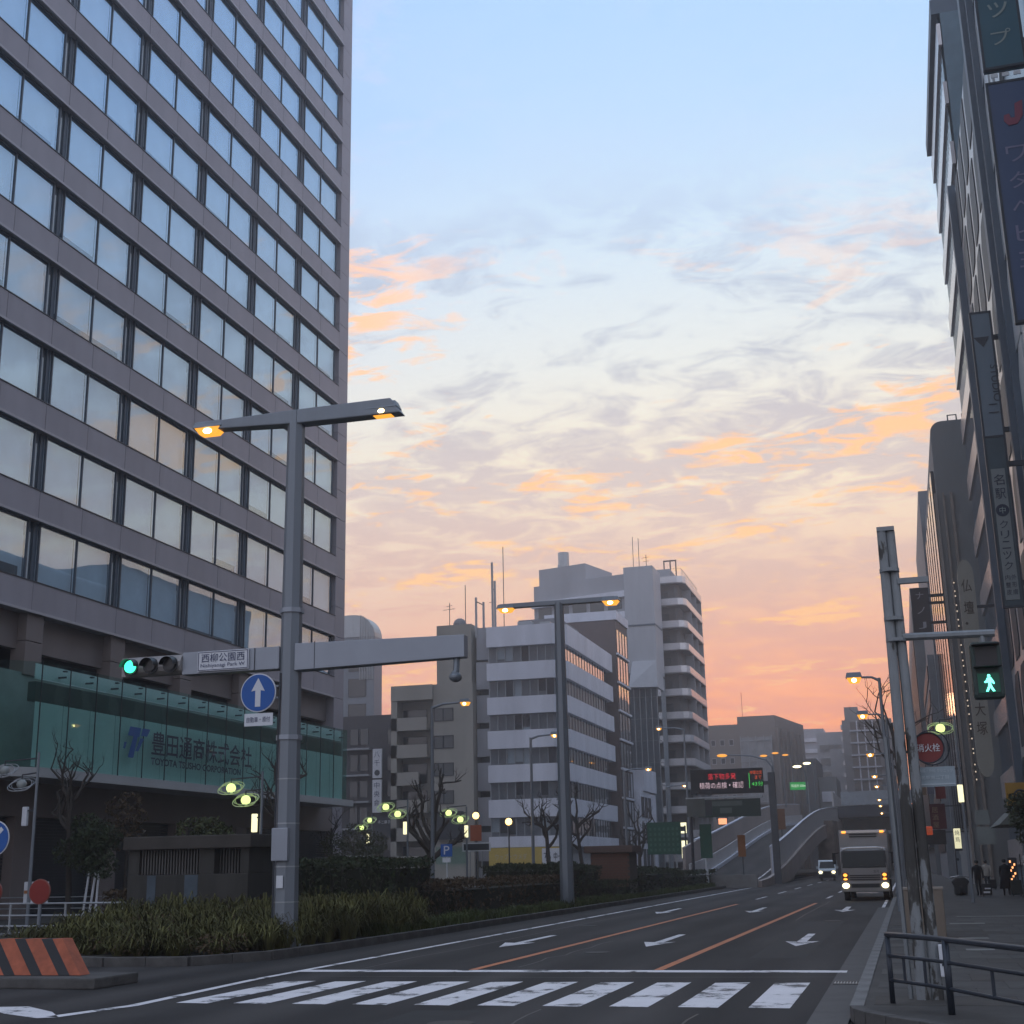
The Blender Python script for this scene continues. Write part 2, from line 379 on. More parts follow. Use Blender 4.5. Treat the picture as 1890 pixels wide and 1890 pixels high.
sheet('edge_line', m_paint, [(-31.2, 20), (-31.05, 20), (-31.05, 200), (-31.2, 200)])

# repairs and wear on the carriageway: tar patches, seams, manhole covers
m_patch = M('fresh_tar_patch', (.014, .014, .015), .75, var=.25, scale=3); m_seam = M('bitumen_seam', (.012, .012, .013), .5, var=.1); m_iron = M('worn_cast_iron', (.035, .032, .03), .6, metal=.2, var=.3, scale=6, bump=.5, bscale=35)
rw_ = random.Random(12)
def wob(x, y0, y1, w, j):
    n = 10; L = [(x + rw_.gauss(0, j) + w / 2, y0 + (y1 - y0) * k / n) for k in range(n + 1)]; return L + [(p[0] - w * rw_.uniform(.7, 1.3), p[1]) for p in reversed(L)]
for (x, y0, y1, w) in ((-3.4, 29.5, 47, 1.15), (-9.2, 40, 52, 1.0), (-6.9, 14.5, 19, .9)): sheet('tar_patch', m_patch, [(x, y0), (x + w, y0 + .1), (x + w + .05, y1), (x - .03, y1 - .1)], .0025)
for (x, y0, y1) in ((-5.1, 12, 19.2), (-2.9, 11.5, 18.8), (-7.7, 27, 36), (-3.9, 48, 70), (-10.9, 26.5, 60)): sheet('crack_seal', m_seam, wob(x, y0, y1, .035, .05), .003)
sheet('crack_seal', m_seam, [(-11, 24.7), (-6, 24.55), (-1.4, 24.8), (-1.4, 24.83), (-6, 24.59), (-11, 24.74)], .003)
for (x, y) in ((-2.6, 47.5), (-7.1, 31.5), (-10.4, 45), (-5.9, 17.4)):
    MB().disc((x, y, .0035), (0, 0, 1), .31, .008, 24).build('manhole_cover', m_iron, road)
def kerb_run(owner, pts, step=1.0, w=.18, z0=-.02, z1=.15, name='kerb_stone', mat=None):
    """individual stones laid along a polyline; alike straight stones share their mesh"""
    cache = {}
    for (ax, ay), (bx, by) in zip(pts, pts[1:]):
        L = math.hypot(bx - ax, by - ay); n = max(1, round(L / step)); s = L / n; rz = math.atan2(by - ay, bx - ax)
        key = round(s, 3)
        if key not in cache: cache[key] = MB().box(.006, s - .006, -w / 2, w / 2, z0, z1).mesh(name, mat or m_kerb, bevel=.012)
        for k in range(n):
            t = k / n; inst(name, cache[key], owner, (ax + (bx - ax) * t, ay + (by - ay) * t, random.uniform(-.004, .004)), rz)
# right pavement
arc = [(-.72, 18.4), (-.66, 18.05), (-.52, 17.7), (-.28, 17.3), (.1, 16.8), (.6, 16.1), (1.2, 15.1), (2.0, 13.8), (3.4, 11.8), (5.6, 9.4)]
pts = [(9, 420), (-.72, 420), (-.72, 18.4)] + arc[1:] + [(9, 9.0)]
pav = MB().prism(pts, -.02, .15).build('pavement', m_pave); pav['kind'] = 'structure'
kerb_run(pav, [(-.80, 90), (-.80, 18.4)], 1.0, z1=.165); kerb_run(pav, [(-.80, 18.4)] + [(p[0] - .08, p[1] - .02) for p in arc[1:]], .8, z1=.165, mat=m_kerb2)
gut = sheet('gutter_slab', M('gutter_concrete', (.095, .09, .086), .8, var=.2, scale=2), [(-1.4, 17.2), (-.9, 17.2), (-.9, 60), (-1.4, 60)], .003)
for (x0, x1, y0, y1) in ((.95, 1.9, 41, 41.5), (.95, 1.6, 33.5, 34), (.95, 1.5, 29.4, 29.9), (2.4, 4.2, 31.3, 31.8), (3.6, 4.6, 36.5, 36.9), (1.3, 2.3, 16.4, 17.5), (1.3, 3.4, 46, 46.3)):
    MB().box(x0, x1, y0, y1, .14, .1565).build('paving_slab', m_pave2, pav)
pvm = [M('paving_slab_' + n_, c_, .85, var=.35, scale=1.6, bump=.25, bscale=18) for n_, c_ in (('grey', (.066, .062, .058)), ('brown', (.058, .052, .046)), ('pale', (.080, .076, .070)))]
pvs = [MB().box(.008, .892, .008, 1.192, .12, .153).mesh('paving_slab', q, bevel=.006) for q in pvm]; rp2 = random.Random(3)
for j in range(22):
    for k in range(6):
        if j > 16 and k > 4: continue
        x = -.6 + k * .9 - (.45 if j % 2 else 0) + (.45 if k == 0 and j % 2 else 0)
        if k == 0 and j % 2: continue
        inst('paving_slab', rp2.choice(pvs + pvs[:1]), pav, (x, 18.6 + j * 1.2, rp2.uniform(0, .004)))
dr = thing('drain_grate', 'slotted iron drain grate set in the gutter beside the kerb', 'drain', (-1.1, 23.6, 0))
MB().box(-1.36, -.94, 23.35, 23.42, .0, .014).box(-1.36, -.94, 23.78, 23.85, .0, .014).build('frame', m_dark, dr)
for k in range(9):
    x = -1.35 + k * .048; MB().box(x, x + .02, 23.42, 23.78, .0, .012).build('bar', M('worn_iron', (.4, .4, .38), .6, metal=.4), dr)
# median bed
mp = [(-14.1, 420), (-27.2, 420), (-27.2, 34), (-25.5, 31.2), (-21, 28.6), (-17.2, 27.2), (-15.3, 27.4), (-14.3, 29.2), (-14.1, 33)]
med = MB().prism(mp, -.02, .16).build('planting_bed', m_soil); med['kind'] = 'structure'
kerb_run(med, [(-14.05, 150), (-14.05, 33), (-14.22, 29.1), (-15.25, 27.3), (-17.2, 27.1), (-21, 28.5), (-25.5, 31.1), (-27.28, 33.9), (-27.28, 60)], 1.2, z1=.2, mat=m_kerb2)
# left pavement
lp = MB().box(-60, -33, 30, 92, -.02, .15).build('pavement', m_pave); lp['kind'] = 'structure'
sq = MB().box(-120, -28, 100, 141, -.02, .14).build('park_plaza', m_pave); sq['kind'] = 'structure'

# ------------------------------------------------------------------ office tower on the left
TY0, TP, TZ0, TF = 52.55, 6.97, 13.77, 4.385
tw = thing('office_tower', 'tall office tower with mauve stone bands, paired windows and a teal glass podium', 'office building', (-38, 50, 0))
NB, NF = range(-2, 5), 15
sp_me = MB().box(-.9, 0, .012, TP / 2 - .008, 0, 1.44).box(-.9, 0, TP / 2 + .008, TP - .012, 0, 1.44).mesh('spandrel_panel', m_spandrel, bevel=.03)
lip_me = MB().box(-.02, .07, 0, TP, -.02, .10).mesh('spandrel_lip', m_lip)
top_me = MB().box(-.34, .03, 0, TP, 1.44, 1.49).mesh('sill_ledge', m_dark)
wf = MB()
for (a, b) in ((0, .07), (3.035, 3.105), (6.07, 6.14)): wf.box(-.30, -.18, a, b, 0, 2.945)
wf.box(-.30, -.18, .07, 3.035, 0, .07).box(-.30, -.18, 3.105, 6.07, 0, .07).box(-.30, -.18, .07, 3.035, 2.83, 2.945).box(-.30, -.18, 3.105, 6.07, 2.83, 2.945)  # deeper frame head stands in for dark soffit shading above the panes
wf_me = wf.mesh('window', m_frame)
pane_me = MB().quad((-.24, 0, 0), (-.24, 2.965, 0), (-.24, 2.965, 2.76), (-.24, 0, 2.76)).mesh('pane', m_pane)
def blind_mesh(h, curtain):
    b = MB().quad((-.42, 0, 2.76 - h), (-.42, 2.95, 2.76 - h), (-.42, 2.95, 2.76), (-.42, 0, 2.76))
    if curtain: b.quad((-.38, 2.66, 0), (-.38, 2.95, 0), (-.38, 2.95, 2.1), (-.38, 2.66, 2.1))
    return b.mesh('blind', m_blind)
blinds = [blind_mesh(h, c) for h in (1.5, 2.2, 2.76, 2.76, 2.5) for c in (0, 1)]
side_me = MB().box(-.40, -.34, 6.26, 6.46, 0, 2.4).mesh('side_sash', M('pale_sash', (.50, .56, .58), .35, var=.05))
pier_me = MB().box(-.8, -.40, 6.14, TP, 0, 2.945).box(-.40, -.30, 6.66, 6.94, 0, 2.945).mesh('pier', m_pier)
for fl in range(NF):
    z = TZ0 + fl * TF
    for k in NB:
        y = TY0 + k * TP - .46
        inst('spandrel_panel', sp_me, tw, (-38, y, z)); inst('spandrel_lip', lip_me, tw, (-38, y, z)); inst('sill_ledge', top_me, tw, (-38, y, z))
        if fl == NF - 1: continue
        zz = z + 1.44
        w = inst('window', wf_me, tw, (-38, y + .46, zz))
        inst('pier', pier_me, tw, (-38, y + .46, zz)); inst('side_sash', side_me, tw, (-38, y + .46, zz))
        for j, py in enumerate((.07, 3.105)):
            inst('pane', pane_me, w, (-38, y + .46 + py, zz + .07))
            inst('blind', blinds[(random.choice((5, 7, 7, 5, 3, 9, 5))) if j else (random.choice((4, 6, 6, 4, 2, 8)))], w, (-38, y + .46 + py, zz + .07))
ce = TY0 + 5 * TP - .46
cw_me = MB().box(-3, -.012, .012, 1.72, .012, TF / 2 - .012).mesh('corner_panel', m_spandrel, bevel=.02)
for k in range(2 * NF + 5): inst('corner_panel', cw_me, tw, (-38, ce, 2.81 + k * TF / 2))
MB().box(-70, -39.5, 36, ce + 1.7, 11, 77).box(-39.5, -38.9, 36, ce + .1, 75, 77).build('core_wall', m_room, tw)
MB().box(-70, -41, ce + 1.7, ce + 1.75, 0, 77).build('end_wall', m_spandrel, tw)
MB().box(-39.0, -38.6, 36, ce, 12.1, 13.76).build('frieze_wall', m_brown, tw)
col_me = MB().box(-.9, -.12, 0, 1.28, 10.9, 12.45).box(-.9, -.12, 0, 1.28, 12.48, 13.76).mesh('column', m_brown, bevel=.02)
for k in NB: inst('column', col_me, tw, (-38, TY0 + k * TP - .55, 0))
MB().box(-41, -39.5, 36, ce, 10.5, 12.2).build('recess_wall', m_dark, tw)
# podium
PY0, PP, NPAN = 50.47, 2.135, 16
pg_me = MB().box(-.03, 0, .012, PP - .012, 6.56, 10.33).mesh('glass_panel', m_teal)
pt_me = MB().box(-.03, 0, .012, PP - .012, 10.36, 11.15).mesh('transom_panel', m_teal)
m_shade = M('white_roller_shade', (.56, .66, .66), .85, var=.06)
sh_me = [MB().quad((-.3, .02 + d, 6.58), (-.3, PP - .02, 6.58), (-.3, PP - .02, 9.4), (-.3, .02 + d, 9.4)).mesh('shade', m_shade) for d in (0, .5)]
br_me = MB().box(-.5, -.04, -.03, .03, 10.62, 10.70).box(-.2, -.04, -.08, .08, 10.9, 10.96).mesh('bracket', m_dark)
for k in range(NPAN):
    y = PY0 + k * PP
    pl = inst('glass_panel', pg_me, tw, (-36, y, 0)); inst('transom_panel', pt_me, tw, (-36, y, 0)); inst('shade', sh_me[0], pl, (-36, y, 0)); inst('bracket', br_me, pl, (-36, y + PP - .3, 0))
    MB().box(-36.04, -35.994, y - .016, y + .016, 6.5, 11.15).build('mullion', m_black, tw)
MB().hexa([(-36, 50.45, 6.5), (-36.03, 50.46, 6.5), (-37.2, 48.9, 6.5), (-37.17, 48.88, 6.5), (-36, 50.45, 11.1), (-36.03, 50.46, 11.1), (-37.2, 48.9, 11.1), (-37.17, 48.88, 11.1)]).build('glass_panel', m_teal, tw)
MB().box(-45, -37.2, 48.88, 48.91, 6.5, 11.1).build('glass_panel', m_teal, tw)
ye = PY0 + NPAN * PP
MB().box(-38, -36, ye, ye + .03, 6.5, 11.15).build('glass_panel', m_teal, tw)
MB().box(-36.5, -36.45, 50.6, ye, 10.42, 11.1).build('upper_fascia', m_shade, tw)
MB().box(-36.8, -36.4, 50.6, ye, 9.45, 10.3).build('beam', M('dark_green_beam', (.03, .05, .045), .6), tw)
MB().box(-38.4, -38.2, 49, ye, 6.5, 11.0).build('podium_back_wall', M('dim_green_wall', (.22, .27, .25), .9), tw)
MB().prism([(-35.6, ye + .3), (-38.5, ye + .3), (-45, 48), (-37, 48), (-35.6, 50.1)], 6.08, 6.48).build('canopy_slab', M('pale_canopy_fascia', (.40, .40, .40), .5, var=.08, scale=.4), tw)
# street level: brown columns, lintel and rolling shutters
MB().box(-39, -38, 40, ce, 4.55, 6.08).build('lintel', m_brown, tw)
shut = MB()
for q in range(30):
    z = .2 + q * .145; shut.box(-.05, .05, 0, TP - 1.32, z, z + .115)
sh_mesh = shut.mesh('rolling_shutter', M('dark_shutter_steel', (.07, .075, .09), .35, metal=.5, var=.1))
gc_me = MB().box(-.9, .03, 0, 1.28, .1, 4.55).mesh('street_column', m_brown, bevel=.02)
for k in NB:
    y = TY0 + k * TP - .55; inst('street_column', gc_me, tw, (-38, y, 0)); inst('rolling_shutter', sh_mesh, tw, (-38.5, y + 1.3, 0))
MB().box(-40, -39.2, 36, ce, 0, 4.6).build('ground_wall', m_dark, tw)
# company name on the podium glass
text('lettering', '豊田通商株式会社', tw, m_navy, (-35.99, 59.75, 7.72), UY, UZ, 10.9, 1.2, bold=.012)
text('lettering', 'TOYOTA TSUSHO CORPORATION', tw, m_navy, (-35.99, 59.75, 7.24), UY, UZ, 9.6, .36, bold=.03)
m_logo = M('blue_logo_film', (.01, .08, .26), .5, var=0)
lg = MB(); X = -35.975
def LQ(pts): i = len(lg.v); lg.v.extend((X, 57.25 + a, 7.45 + b) for a, b in pts); lg.f.append(tuple(range(i, i + len(pts))))
LQ([(.45, 1.5), (1.45, 1.5), (1.32, 1.05), (.28, 1.05)]); LQ([(.78, 1.05), (1.16, 1.05), (.86, .0), (.36, .0)]); LQ([(1.58, 1.5), (2.3, 1.5), (2.02, 1.12), (1.45, 1.12)]); LQ([(1.42, 1.0), (1.76, 1.0), (1.28, .35), (1.02, .35)]); LQ([(0, .72), (.22, .72), (.1, .4), (-.08, .4)])
lg.build('logo', m_logo, tw)
# ------------------------------------------------------------------ buildings across the park
def frames(parent, axis, p, rects, fmat, gmat, t=.06, d=.08):
    """windows on a wall: each a proud frame with its pane; axis 'y' faces -Y, axis 'x' faces +X"""
    out = []
    for (a0, a1, z0, z1) in rects:
        f, q = MB(), MB()
        for (s0, s1, w0, w1) in ((a0, a0 + t, z0, z1), (a1 - t, a1, z0, z1), (a0 + t, a1 - t, z0, z0 + t), (a0 + t, a1 - t, z1 - t, z1)):
            if axis == 'y': f.box(s0, s1, p - d, p - .004, w0, w1)
            else: f.box(p + .004, p + d, s0, s1, w0, w1)
        o = f.build('window', fmat, parent)
        if axis == 'y': q.quad((a0 + t, p - .03, z0 + t), (a1 - t, p - .03, z0 + t), (a1 - t, p - .03, z1 - t), (a0 + t, p - .03, z1 - t))
        else: q.quad((p + .03, a0 + t, z0 + t), (p + .03, a1 - t, z0 + t), (p + .03, a1 - t, z1 - t), (p + .03, a0 + t, z1 - t))
        q.build('pane', gmat, o); out.append(o)
    return out
m_dglass = M('dark_window_glass', (.03, .035, .04), .08, var=0, spec=.8)
m_curt = M('drawn_grey_curtain', (.36, .36, .37), .9, var=.12, scale=2)
m_dmatt = M('matt_window_glass', (.04, .045, .05), .45, var=.1, spec=.3)  # rougher, duller glass so the strips mirror less of the sunset
m_steel = M('galvanised_steel', (.38, .40, .42), .4, metal=.5, var=.08)
m_roofgrey = M('roof_grey', (.2, .2, .21), .8)
def rod(parent, name, pts, r, mat=m_dark): return MB().tube(pts, r, 5).build(name, mat, parent)
def mast(label, x, y, z, h, arms=(), cat='antenna'):
    t = thing('roof_antenna', label, cat, (x, y, z), 'roof antennas')
    rod(t, 'pole', [(x, y, z - .05), (x, y, z + h)], .05)
    for (az, w) in arms: rod(t, 'crossbar', [(x - w, y, z + az), (x + w * .8, y, z + az + .1)], .03)
    return t

# white office block with grey ribbon windows
c = thing('ribbon_window_office', 'white office block with seven grey ribbon window floors and a yellow shop band', 'office building', (-40, 150, 0))
def plan(i): return [(-43.9, 143 + i), (-36.2 - i * .4, 143 + i), (-34.8 - i, 144.6 + i * .4), (-34.8 - i, 169 - i), (-43.9, 169 - i)]
MB().prism(plan(.75), .1, 28).build('core_wall', m_curt, c)
bz = [(26.05, 28.35), (22.23, 24.2), (18.41, 20.34), (14.63, 16.6), (10.96, 12.85), (7.17, 9.09), (4.0, 5.14)]
for a, b in bz: MB().prism(plan(0), a, b).build('parapet_band', m_white, c)
wz = [(24.2, 26.05), (20.34, 22.23), (16.6, 18.41), (12.85, 14.63), (9.09, 10.96), (5.14, 7.17)]
for a, b in wz:
    h = b - a
    pf = MB().quad((.03, 0, 0), (.92, 0, 0), (.92, 0, h), (.03, 0, h)).mesh('pane', m_win); fr = MB().box(-.03, .03, -.05, .05, 0, h).mesh('window_post', m_steel)
    ps = MB().quad((0, .03, 0), (0, 1.42, 0), (0, 1.42, h), (0, .03, h)).mesh('pane', m_mirror); fs = MB().box(-.05, .05, -.03, .03, 0, h).mesh('window_post', m_dark)
    for k in range(8):
        inst('window_post', fr, c, (-43.75 + k * .95, 143.45, a)); inst('pane', pf, c, (-43.75 + k * .95, 143.45, a))
    MB().quad((-36.15, 143.45, a), (-35.3, 144.7, a), (-35.3, 144.7, b), (-36.15, 143.45, b)).build('pane', m_win, c)
    for k in range(16):
        inst('window_post', fs, c, (-35.3, 144.9 + k * 1.45, a)); inst('pane', ps, c, (-35.3, 144.9 + k * 1.45, a))
    for q in range(4):
        k = random.choice(range(8)); MB().box(-43.7 + k * .95, -42.9 + k * .95, 143.6, 143.62, a + random.uniform(0, .6), b).build('blind', random.choice((m_blind, m_dark, m_dark)), c)
for k in range(8):
    z = 24.6 - k * 3.78; MB().box(-45.5, -43.92, 144.2, 150, max(z - 3.1, .1), z).build('service_panel', m_grey, c)
MB().box(-45.5, -43.92, 144.4, 150, 24.9, 28.6).build('service_panel', m_grey, c); MB().box(-45.4, -43.95, 145, 150, 0, 24).build('service_core', m_dark, c)
m_yel = M('yellow_shop_fascia', (.50, .36, .08), .6, var=.06)
MB().box(-43.9, -34.9, 142.9, 143.3, 2.05, 3.95).build('shop_fascia', m_yel, c)
text('lettering', 'ウップ・ウメダ', c, M('pale_print', (.45, .42, .36), .6, var=0), (-43.2, 142.88, 2.7), UX, UZ, 3.6, .62)
MB().box(-37.9, -35.4, 142.82, 142.88, 2.2, 3.8).build('shop_placard', m_signwhite, c)
text('lettering', 'ち', c, m_dark, (-37.7, 142.8, 2.5), UX, UZ, .8, 1.0); text('lettering', '中一', c, m_dark, (-36.6, 142.8, 2.5), UX, UZ, .9, .9)
MB().box(-43.9, -34.9, 143.3, 168, .1, 2.05).build('shop_front', m_dglass, c)
MB().box(-42, -37, 150, 160, 28.0, 30.2).build('roof_plant', m_roofgrey, c)
for (x, y, w) in ((-41, 146, 1.6), (-38.6, 147, 1.2)): MB().box(x, x + w, y, y + 1.4, 28.0, 29.3).build('roof_unit', m_steel, c)
acm = MB().box(0, .8, -.32, 0, 0, .62).mesh('air_conditioner', m_steel, bevel=.02); acf = MB().tube([(.3, -.325, .31), (.3, -.34, .31)], .22, 12).mesh('fan_grille', m_dark)
# slim brown annex with tall sunset windows
an = thing('slim_annex_office', 'slim brown office annex with tall sunset windows behind the white block', 'office building', (-38, 175, 0))
MB().box(-44, -34.4, 170, 178, 0, 33.2).build('wall', M('brown_annex_wall', (.12, .09, .085), .7), an)
for k in range(8):
    z = 3 + k * 3.7; frames(an, 'x', -34.4, [(170.4 + j * 1.85, 172.15 + j * 1.85, z, z + 3.2) for j in range(4)], m_dark, m_mirror)
    MB().box(-34.4, -34.15, 170, 178, z - .35, z - .1).build('sill_band', m_white, an)
MB().box(-44, -34.2, 169.9, 178.1, 33.2, 34.4).build('parapet', m_white, an)

# beige apartment block with recessed balconies
b2 = thing('beige_apartment_block', 'beige apartment block with recessed balconies and a taller stair tower', 'apartment building', (-50, 146, 0))
MB().box(-55.2, -50.3, 144.6, 156, 0, 22).build('wall', m_beige, b2)
MB().box(-50.3, -45.6, 143, 156, 0, 22.2).build('wall', m_beige, b2)
MB().box(-50.2, -46.0, 144, 152, 22.2, 29.1).build('stair_tower', m_beige, b2)
MB().box(-55.3, -50.3, 142.6, 145, 20.5, 22.2).build('parapet', m_beige, b2)
m_bal = M('grey_beige_balcony', (.30, .28, .25), .75, var=.1, scale=.5, streak=.6)
for k in range(6):
    z = 17.3 - k * 3.05; x1 = -51.0 if k % 3 < 2 else -52.0
    if z > 1: MB().box(-55.3, x1, 142.7, 143.0, z - .2, z + 1.25).box(-55.3, x1, 143.0, 144.6, z - .2, z).build('balcony', m_bal, b2)
    if z > 2: frames(b2, 'y', 144.6, [(-54.5, -51.6, z + .1, z + 2.3)], m_dark, m_dglass)
    zz = 18.0 - k * 3.05
    if zz > 3: frames(b2, 'y', 143.0, [(-50.2, -49.1, zz, zz + 1.45), (-49.1, -47.9, zz, zz + 1.45)], m_dark, m_win)
for (x, z) in ((-53.6, 14.25), (-54.3, 11.2), (-52.6, 8.15), (-53.4, 5.1)):
    q = inst('air_conditioner', acm, b2, (x, 144.2, z)); inst('fan_grille', acf, q, (x, 144.2, z))
MB().box(-55.3, -54.6, 142.7, 144.6, 0, 20.5).build('side_fin', m_beige, b2)
MB().box(-49.8, -46.8, 142.3, 143, 5.0, 8.0).build('dark_bay', m_dark, b2); MB().box(-49.9, -46.6, 142.6, 143, 2.4, 4.2).build('shop_window', m_teal, b2)
MB().ball((-48, 146, 29.4), .8, .8, .8).build('roof_dome', m_roofgrey, b2)
t = MB().box(-46.05, -45.9, 143.4, 143.6, .1, 20).build('drain_pipe', m_dark, b2)
# dark low block with vertical white signs
b1 = thing('dark_low_block', 'dark low block with balconies and vertical white signs', 'shop building', (-60, 152, 0))
MB().box(-76, -56.5, 150, 165, 0, 19.9).build('wall', M('dark_brick_wall', (.07, .065, .07), .8), b1)
for k in range(5): MB().box(-64, -60.6, 149.2, 150, 3.4 + k * 3.1, 3.6 + k * 3.1).build('balcony_slab', m_grey, b1)
for k in range(5): frames(b1, 'y', 150, [(-63.4, -62.3, 4.0 + k * 3.1, 6.0 + k * 3.1), (-62.1, -61, 4.0 + k * 3.1, 6.0 + k * 3.1), (-58.6, -57.2, 4.0 + k * 3.1, 5.8 + k * 3.1)], m_dark, m_dglass)
for (z0, z1, s) in ((12.4, 15.8, '八千'), (8.4, 12.2, '中央会')):
    o = MB().box(-60.05, -58.9, 149.0, 149.25, z0, z1).build('blade_sign', m_signwhite, b1)
    for i, ch in enumerate(s): text('lettering', ch, o, m_ink, (-59.85, 148.99, z1 - 1.0 - i * 1.0), UX, UZ, .7, .7)
MB().disc((-59.47, 148.985, 13.0), (0, 1, 0), .34, .02, 20).build('round_emblem', m_dark, b1)
MB().box(-59.6, -57.0, 148.9, 149.2, 5.6, 7.9).build('shop_board', m_dark, b1); text('lettering', '不二菓子舗', b1, m_signwhite, (-59.3, 148.88, 7.1), UX, UZ, 2.0, .38)
# slim tower with a rounded metal crown behind the office tower
a = thing('rounded_crown_tower', 'slim grey tower with a rounded ribbed metal crown beside the office tower', 'office building', (-72, 178, 0))
MB().box(-82, -70.4, 175, 178, 0, 34.2).build('wall', M('blue_grey_cladding', (.20, .22, .25), .45, var=.1), a)
rc = MB(); n = 8
for k in range(n):
    t0, t1 = math.pi / 2 * k / n, math.pi / 2 * (k + 1) / n; r = 3.2
    rc.quad((-73.6 + r * math.sin(t0), 174.9, 34.2 + r * math.cos(t0)), (-73.6 + r * math.sin(t1), 174.9, 34.2 + r * math.cos(t1)), (-73.6 + r * math.sin(t1), 178, 34.2 + r * math.cos(t1)), (-73.6 + r * math.sin(t0), 178, 34.2 + r * math.cos(t0)))
rc.box(-82, -73.6, 174.9, 178, 34.2, 37.4).extr([(r * math.sin(math.pi / 2 * k / n), r * math.cos(math.pi / 2 * k / n)) for k in range(n + 1)] + [(0, 0)], (-73.6, 174.92, 34.2), UX, UZ, (0, .3, 0)).build('crown', m_steel, a)
for k in range(9): MB().box(-72.6 + k * .25, -72.5 + k * .25, 174.8, 174.92, 28, 34.2 + 3.1 * math.cos(min(1.4, k * .16))).build('rib', m_steel, a)
for k in range(8): frames(a, 'y', 175, [(-74.3, -71.6, 4 + k * 3.6, 6.6 + k * 3.6)], m_dark, m_dglass)

# grey hotel slab, turned a little to the street, with a glazed stair tower
d = thing('grey_hotel_slab', 'wide grey hotel slab with white balcony strips and a tall glazed stair tower', 'hotel building', (-42, 200, 0))
A, u, n_ = Vector((-37.85, 195.2, 0)), Vector((-.961, .276, 0)), Vector((.276, .961, 0))
def slab(t0, t1, d0, d1, z0, z1, name, mat):
    P = [A + u * t1 + n_ * d0, A + u * t0 + n_ * d0, A + u * t0 + n_ * d1, A + u * t1 + n_ * d1]
    return MB().prism([(p.x, p.y) for p in P], z0, z1).build(name, mat, d)
slab(-.5, 16.4, .6, 16, 0, 44.9, 'wall', m_grey)
for z in (41.3, 38.1, 34.9, 31.7, 28.5):
    slab(0, 16.9 if z < 41 else 16.6, 0, .55, z, z + .95, 'balcony_band', m_white)
    for k in range(5): slab(.8 + k * 3.1, 3.2 + k * 3.1, .52, .58, z - 1.75, z - .1, 'window', m_dglass)
slab(7.2, 15.6, 1, 10, 44.9, 47.6, 'plant_room', m_grey)
MB().box(-37.85, -33.35, 195, 201.5, 29.5, 45.7).build('stair_tower', M('pale_ribbed_cladding', (.40, .41, .44), .5, var=.07, streak=1.5), d)
MB().box(-37.9, -33.3, 194.9, 201.5, 36.55, 36.8).build('cladding_joint', m_pier, d)
MB().hexa([(-37.4, 193.2, 27.2), (-33.3, 194.2, 27.2), (-33.3, 200, 27.2), (-37.4, 200, 27.2), (-37.0, 194.6, 31.2), (-33.4, 194.8, 31.2), (-33.4, 200, 31.2), (-37.0, 200, 31.2)]).build('canted_soffit', M('pale_ribbed_cladding_2', (.44, .45, .48), .5, var=.07), d)
MB().box(-40.4, -33.6, 195.3, 203, 0, 29.4).build('glazed_core', M('dim_core', (.24, .26, .28), .9), d)
for k in range(8):
    for j in range(9):
        x = -40.5 + k * .87; z = .3 + j * 3.2
        MB().quad((x, 195.0, z), (x + .82, 195.0, z), (x + .82, 195.0, z + 3.12), (x, 195.0, z + 3.12)).build('glass_panel', m_win, d)
for j in range(9): MB().box(-33.52, -33.45, 195.1, 198, .3 + j * 3.2, 3.4 + j * 3.2).build('glass_panel', m_mirror, d)
for k in range(9): MB().box(-40.55 + k * .87, -40.47 + k * .87, 194.93, 195.02, .2, 29.2).build('mullion', m_steel, d)
wt = MB().tube([(-48.6, 201, 47.6), (-48.6, 201, 50.2)], .9, 10).box(-49.4, -47.8, 200.2, 201.8, 47.55, 48.2)
tag(wt.build('roof_water_tank', m_steel), 'small pale water tank on the hotel roof plant room', 'water tank')

# white balcony apartment block
e = thing('white_balcony_block', 'tall apartment block with white wrap-around balconies and orange lit side', 'apartment building', (-32, 212, 0))
def eplan(i): return [(-35, 204.4 + i), (-31.2 - i * .5, 204.4 + i), (-30.4 - i * .8, 204.8 + i), (-30.0 - i, 205.8 + i * .6), (-30.0 - i, 223 - i * .2), (-35, 223)]
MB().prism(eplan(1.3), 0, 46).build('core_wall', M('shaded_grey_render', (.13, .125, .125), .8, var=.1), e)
m_balw = M('white_balustrade', (.74, .72, .74), .24, metal=.35, var=.05, spec=.8)
for k in range(13):
    z = 2.2 + k * 3.55
    MB().prism(eplan(.0), z - .18, z).build('balcony_floor', M('shaded_soffit', (.16, .155, .155), .8), e)  # floors and core wall darkened, recess shade put into their colour
    MB().prism(eplan(0)[:1] + eplan(0)[1:5] + [(-30.14, 223)] + [(p[0] - .14, p[1]) for p in reversed(eplan(.12)[1:4])] + [(-35, 204.54)], z, z + 1.02).build('balustrade', m_balw, e)
    if k < 12:
        frames(e, 'y', 205.7, [(-34.2, -32.9, z + .1, z + 2.4)], m_dark, m_win)
        for j in range(3): MB().box(-31.3, -30.02, 210.5 + j * 6, 210.75 + j * 6, z + 1.02, z + 3.37).build('party_wall', m_grey, e)
MB().box(-34.6, -32.4, 206, 214, 46, 47.3).build('roof_curb', m_grey, e)
rail = MB()
for k in range(12): rail.tube([(-30.6, 205.8 + k * 1.5, 46), (-30.6, 205.8 + k * 1.5, 47.2)], .04, 4)
rail.tube([(-34.6, 205.4, 47.2), (-30.6, 205.4, 47.2), (-30.6, 222.5, 47.2)], .04, 4).build('roof_railing', m_steel, e)
fr = MB()
for q in (-33.6, -32.6, -31.7): fr.box(q, q + .18, 207, 207.2, 46, 49)
fr.box(-33.6, -31.5, 207, 207.2, 48.8, 49).build('roof_frame', m_dark, e)

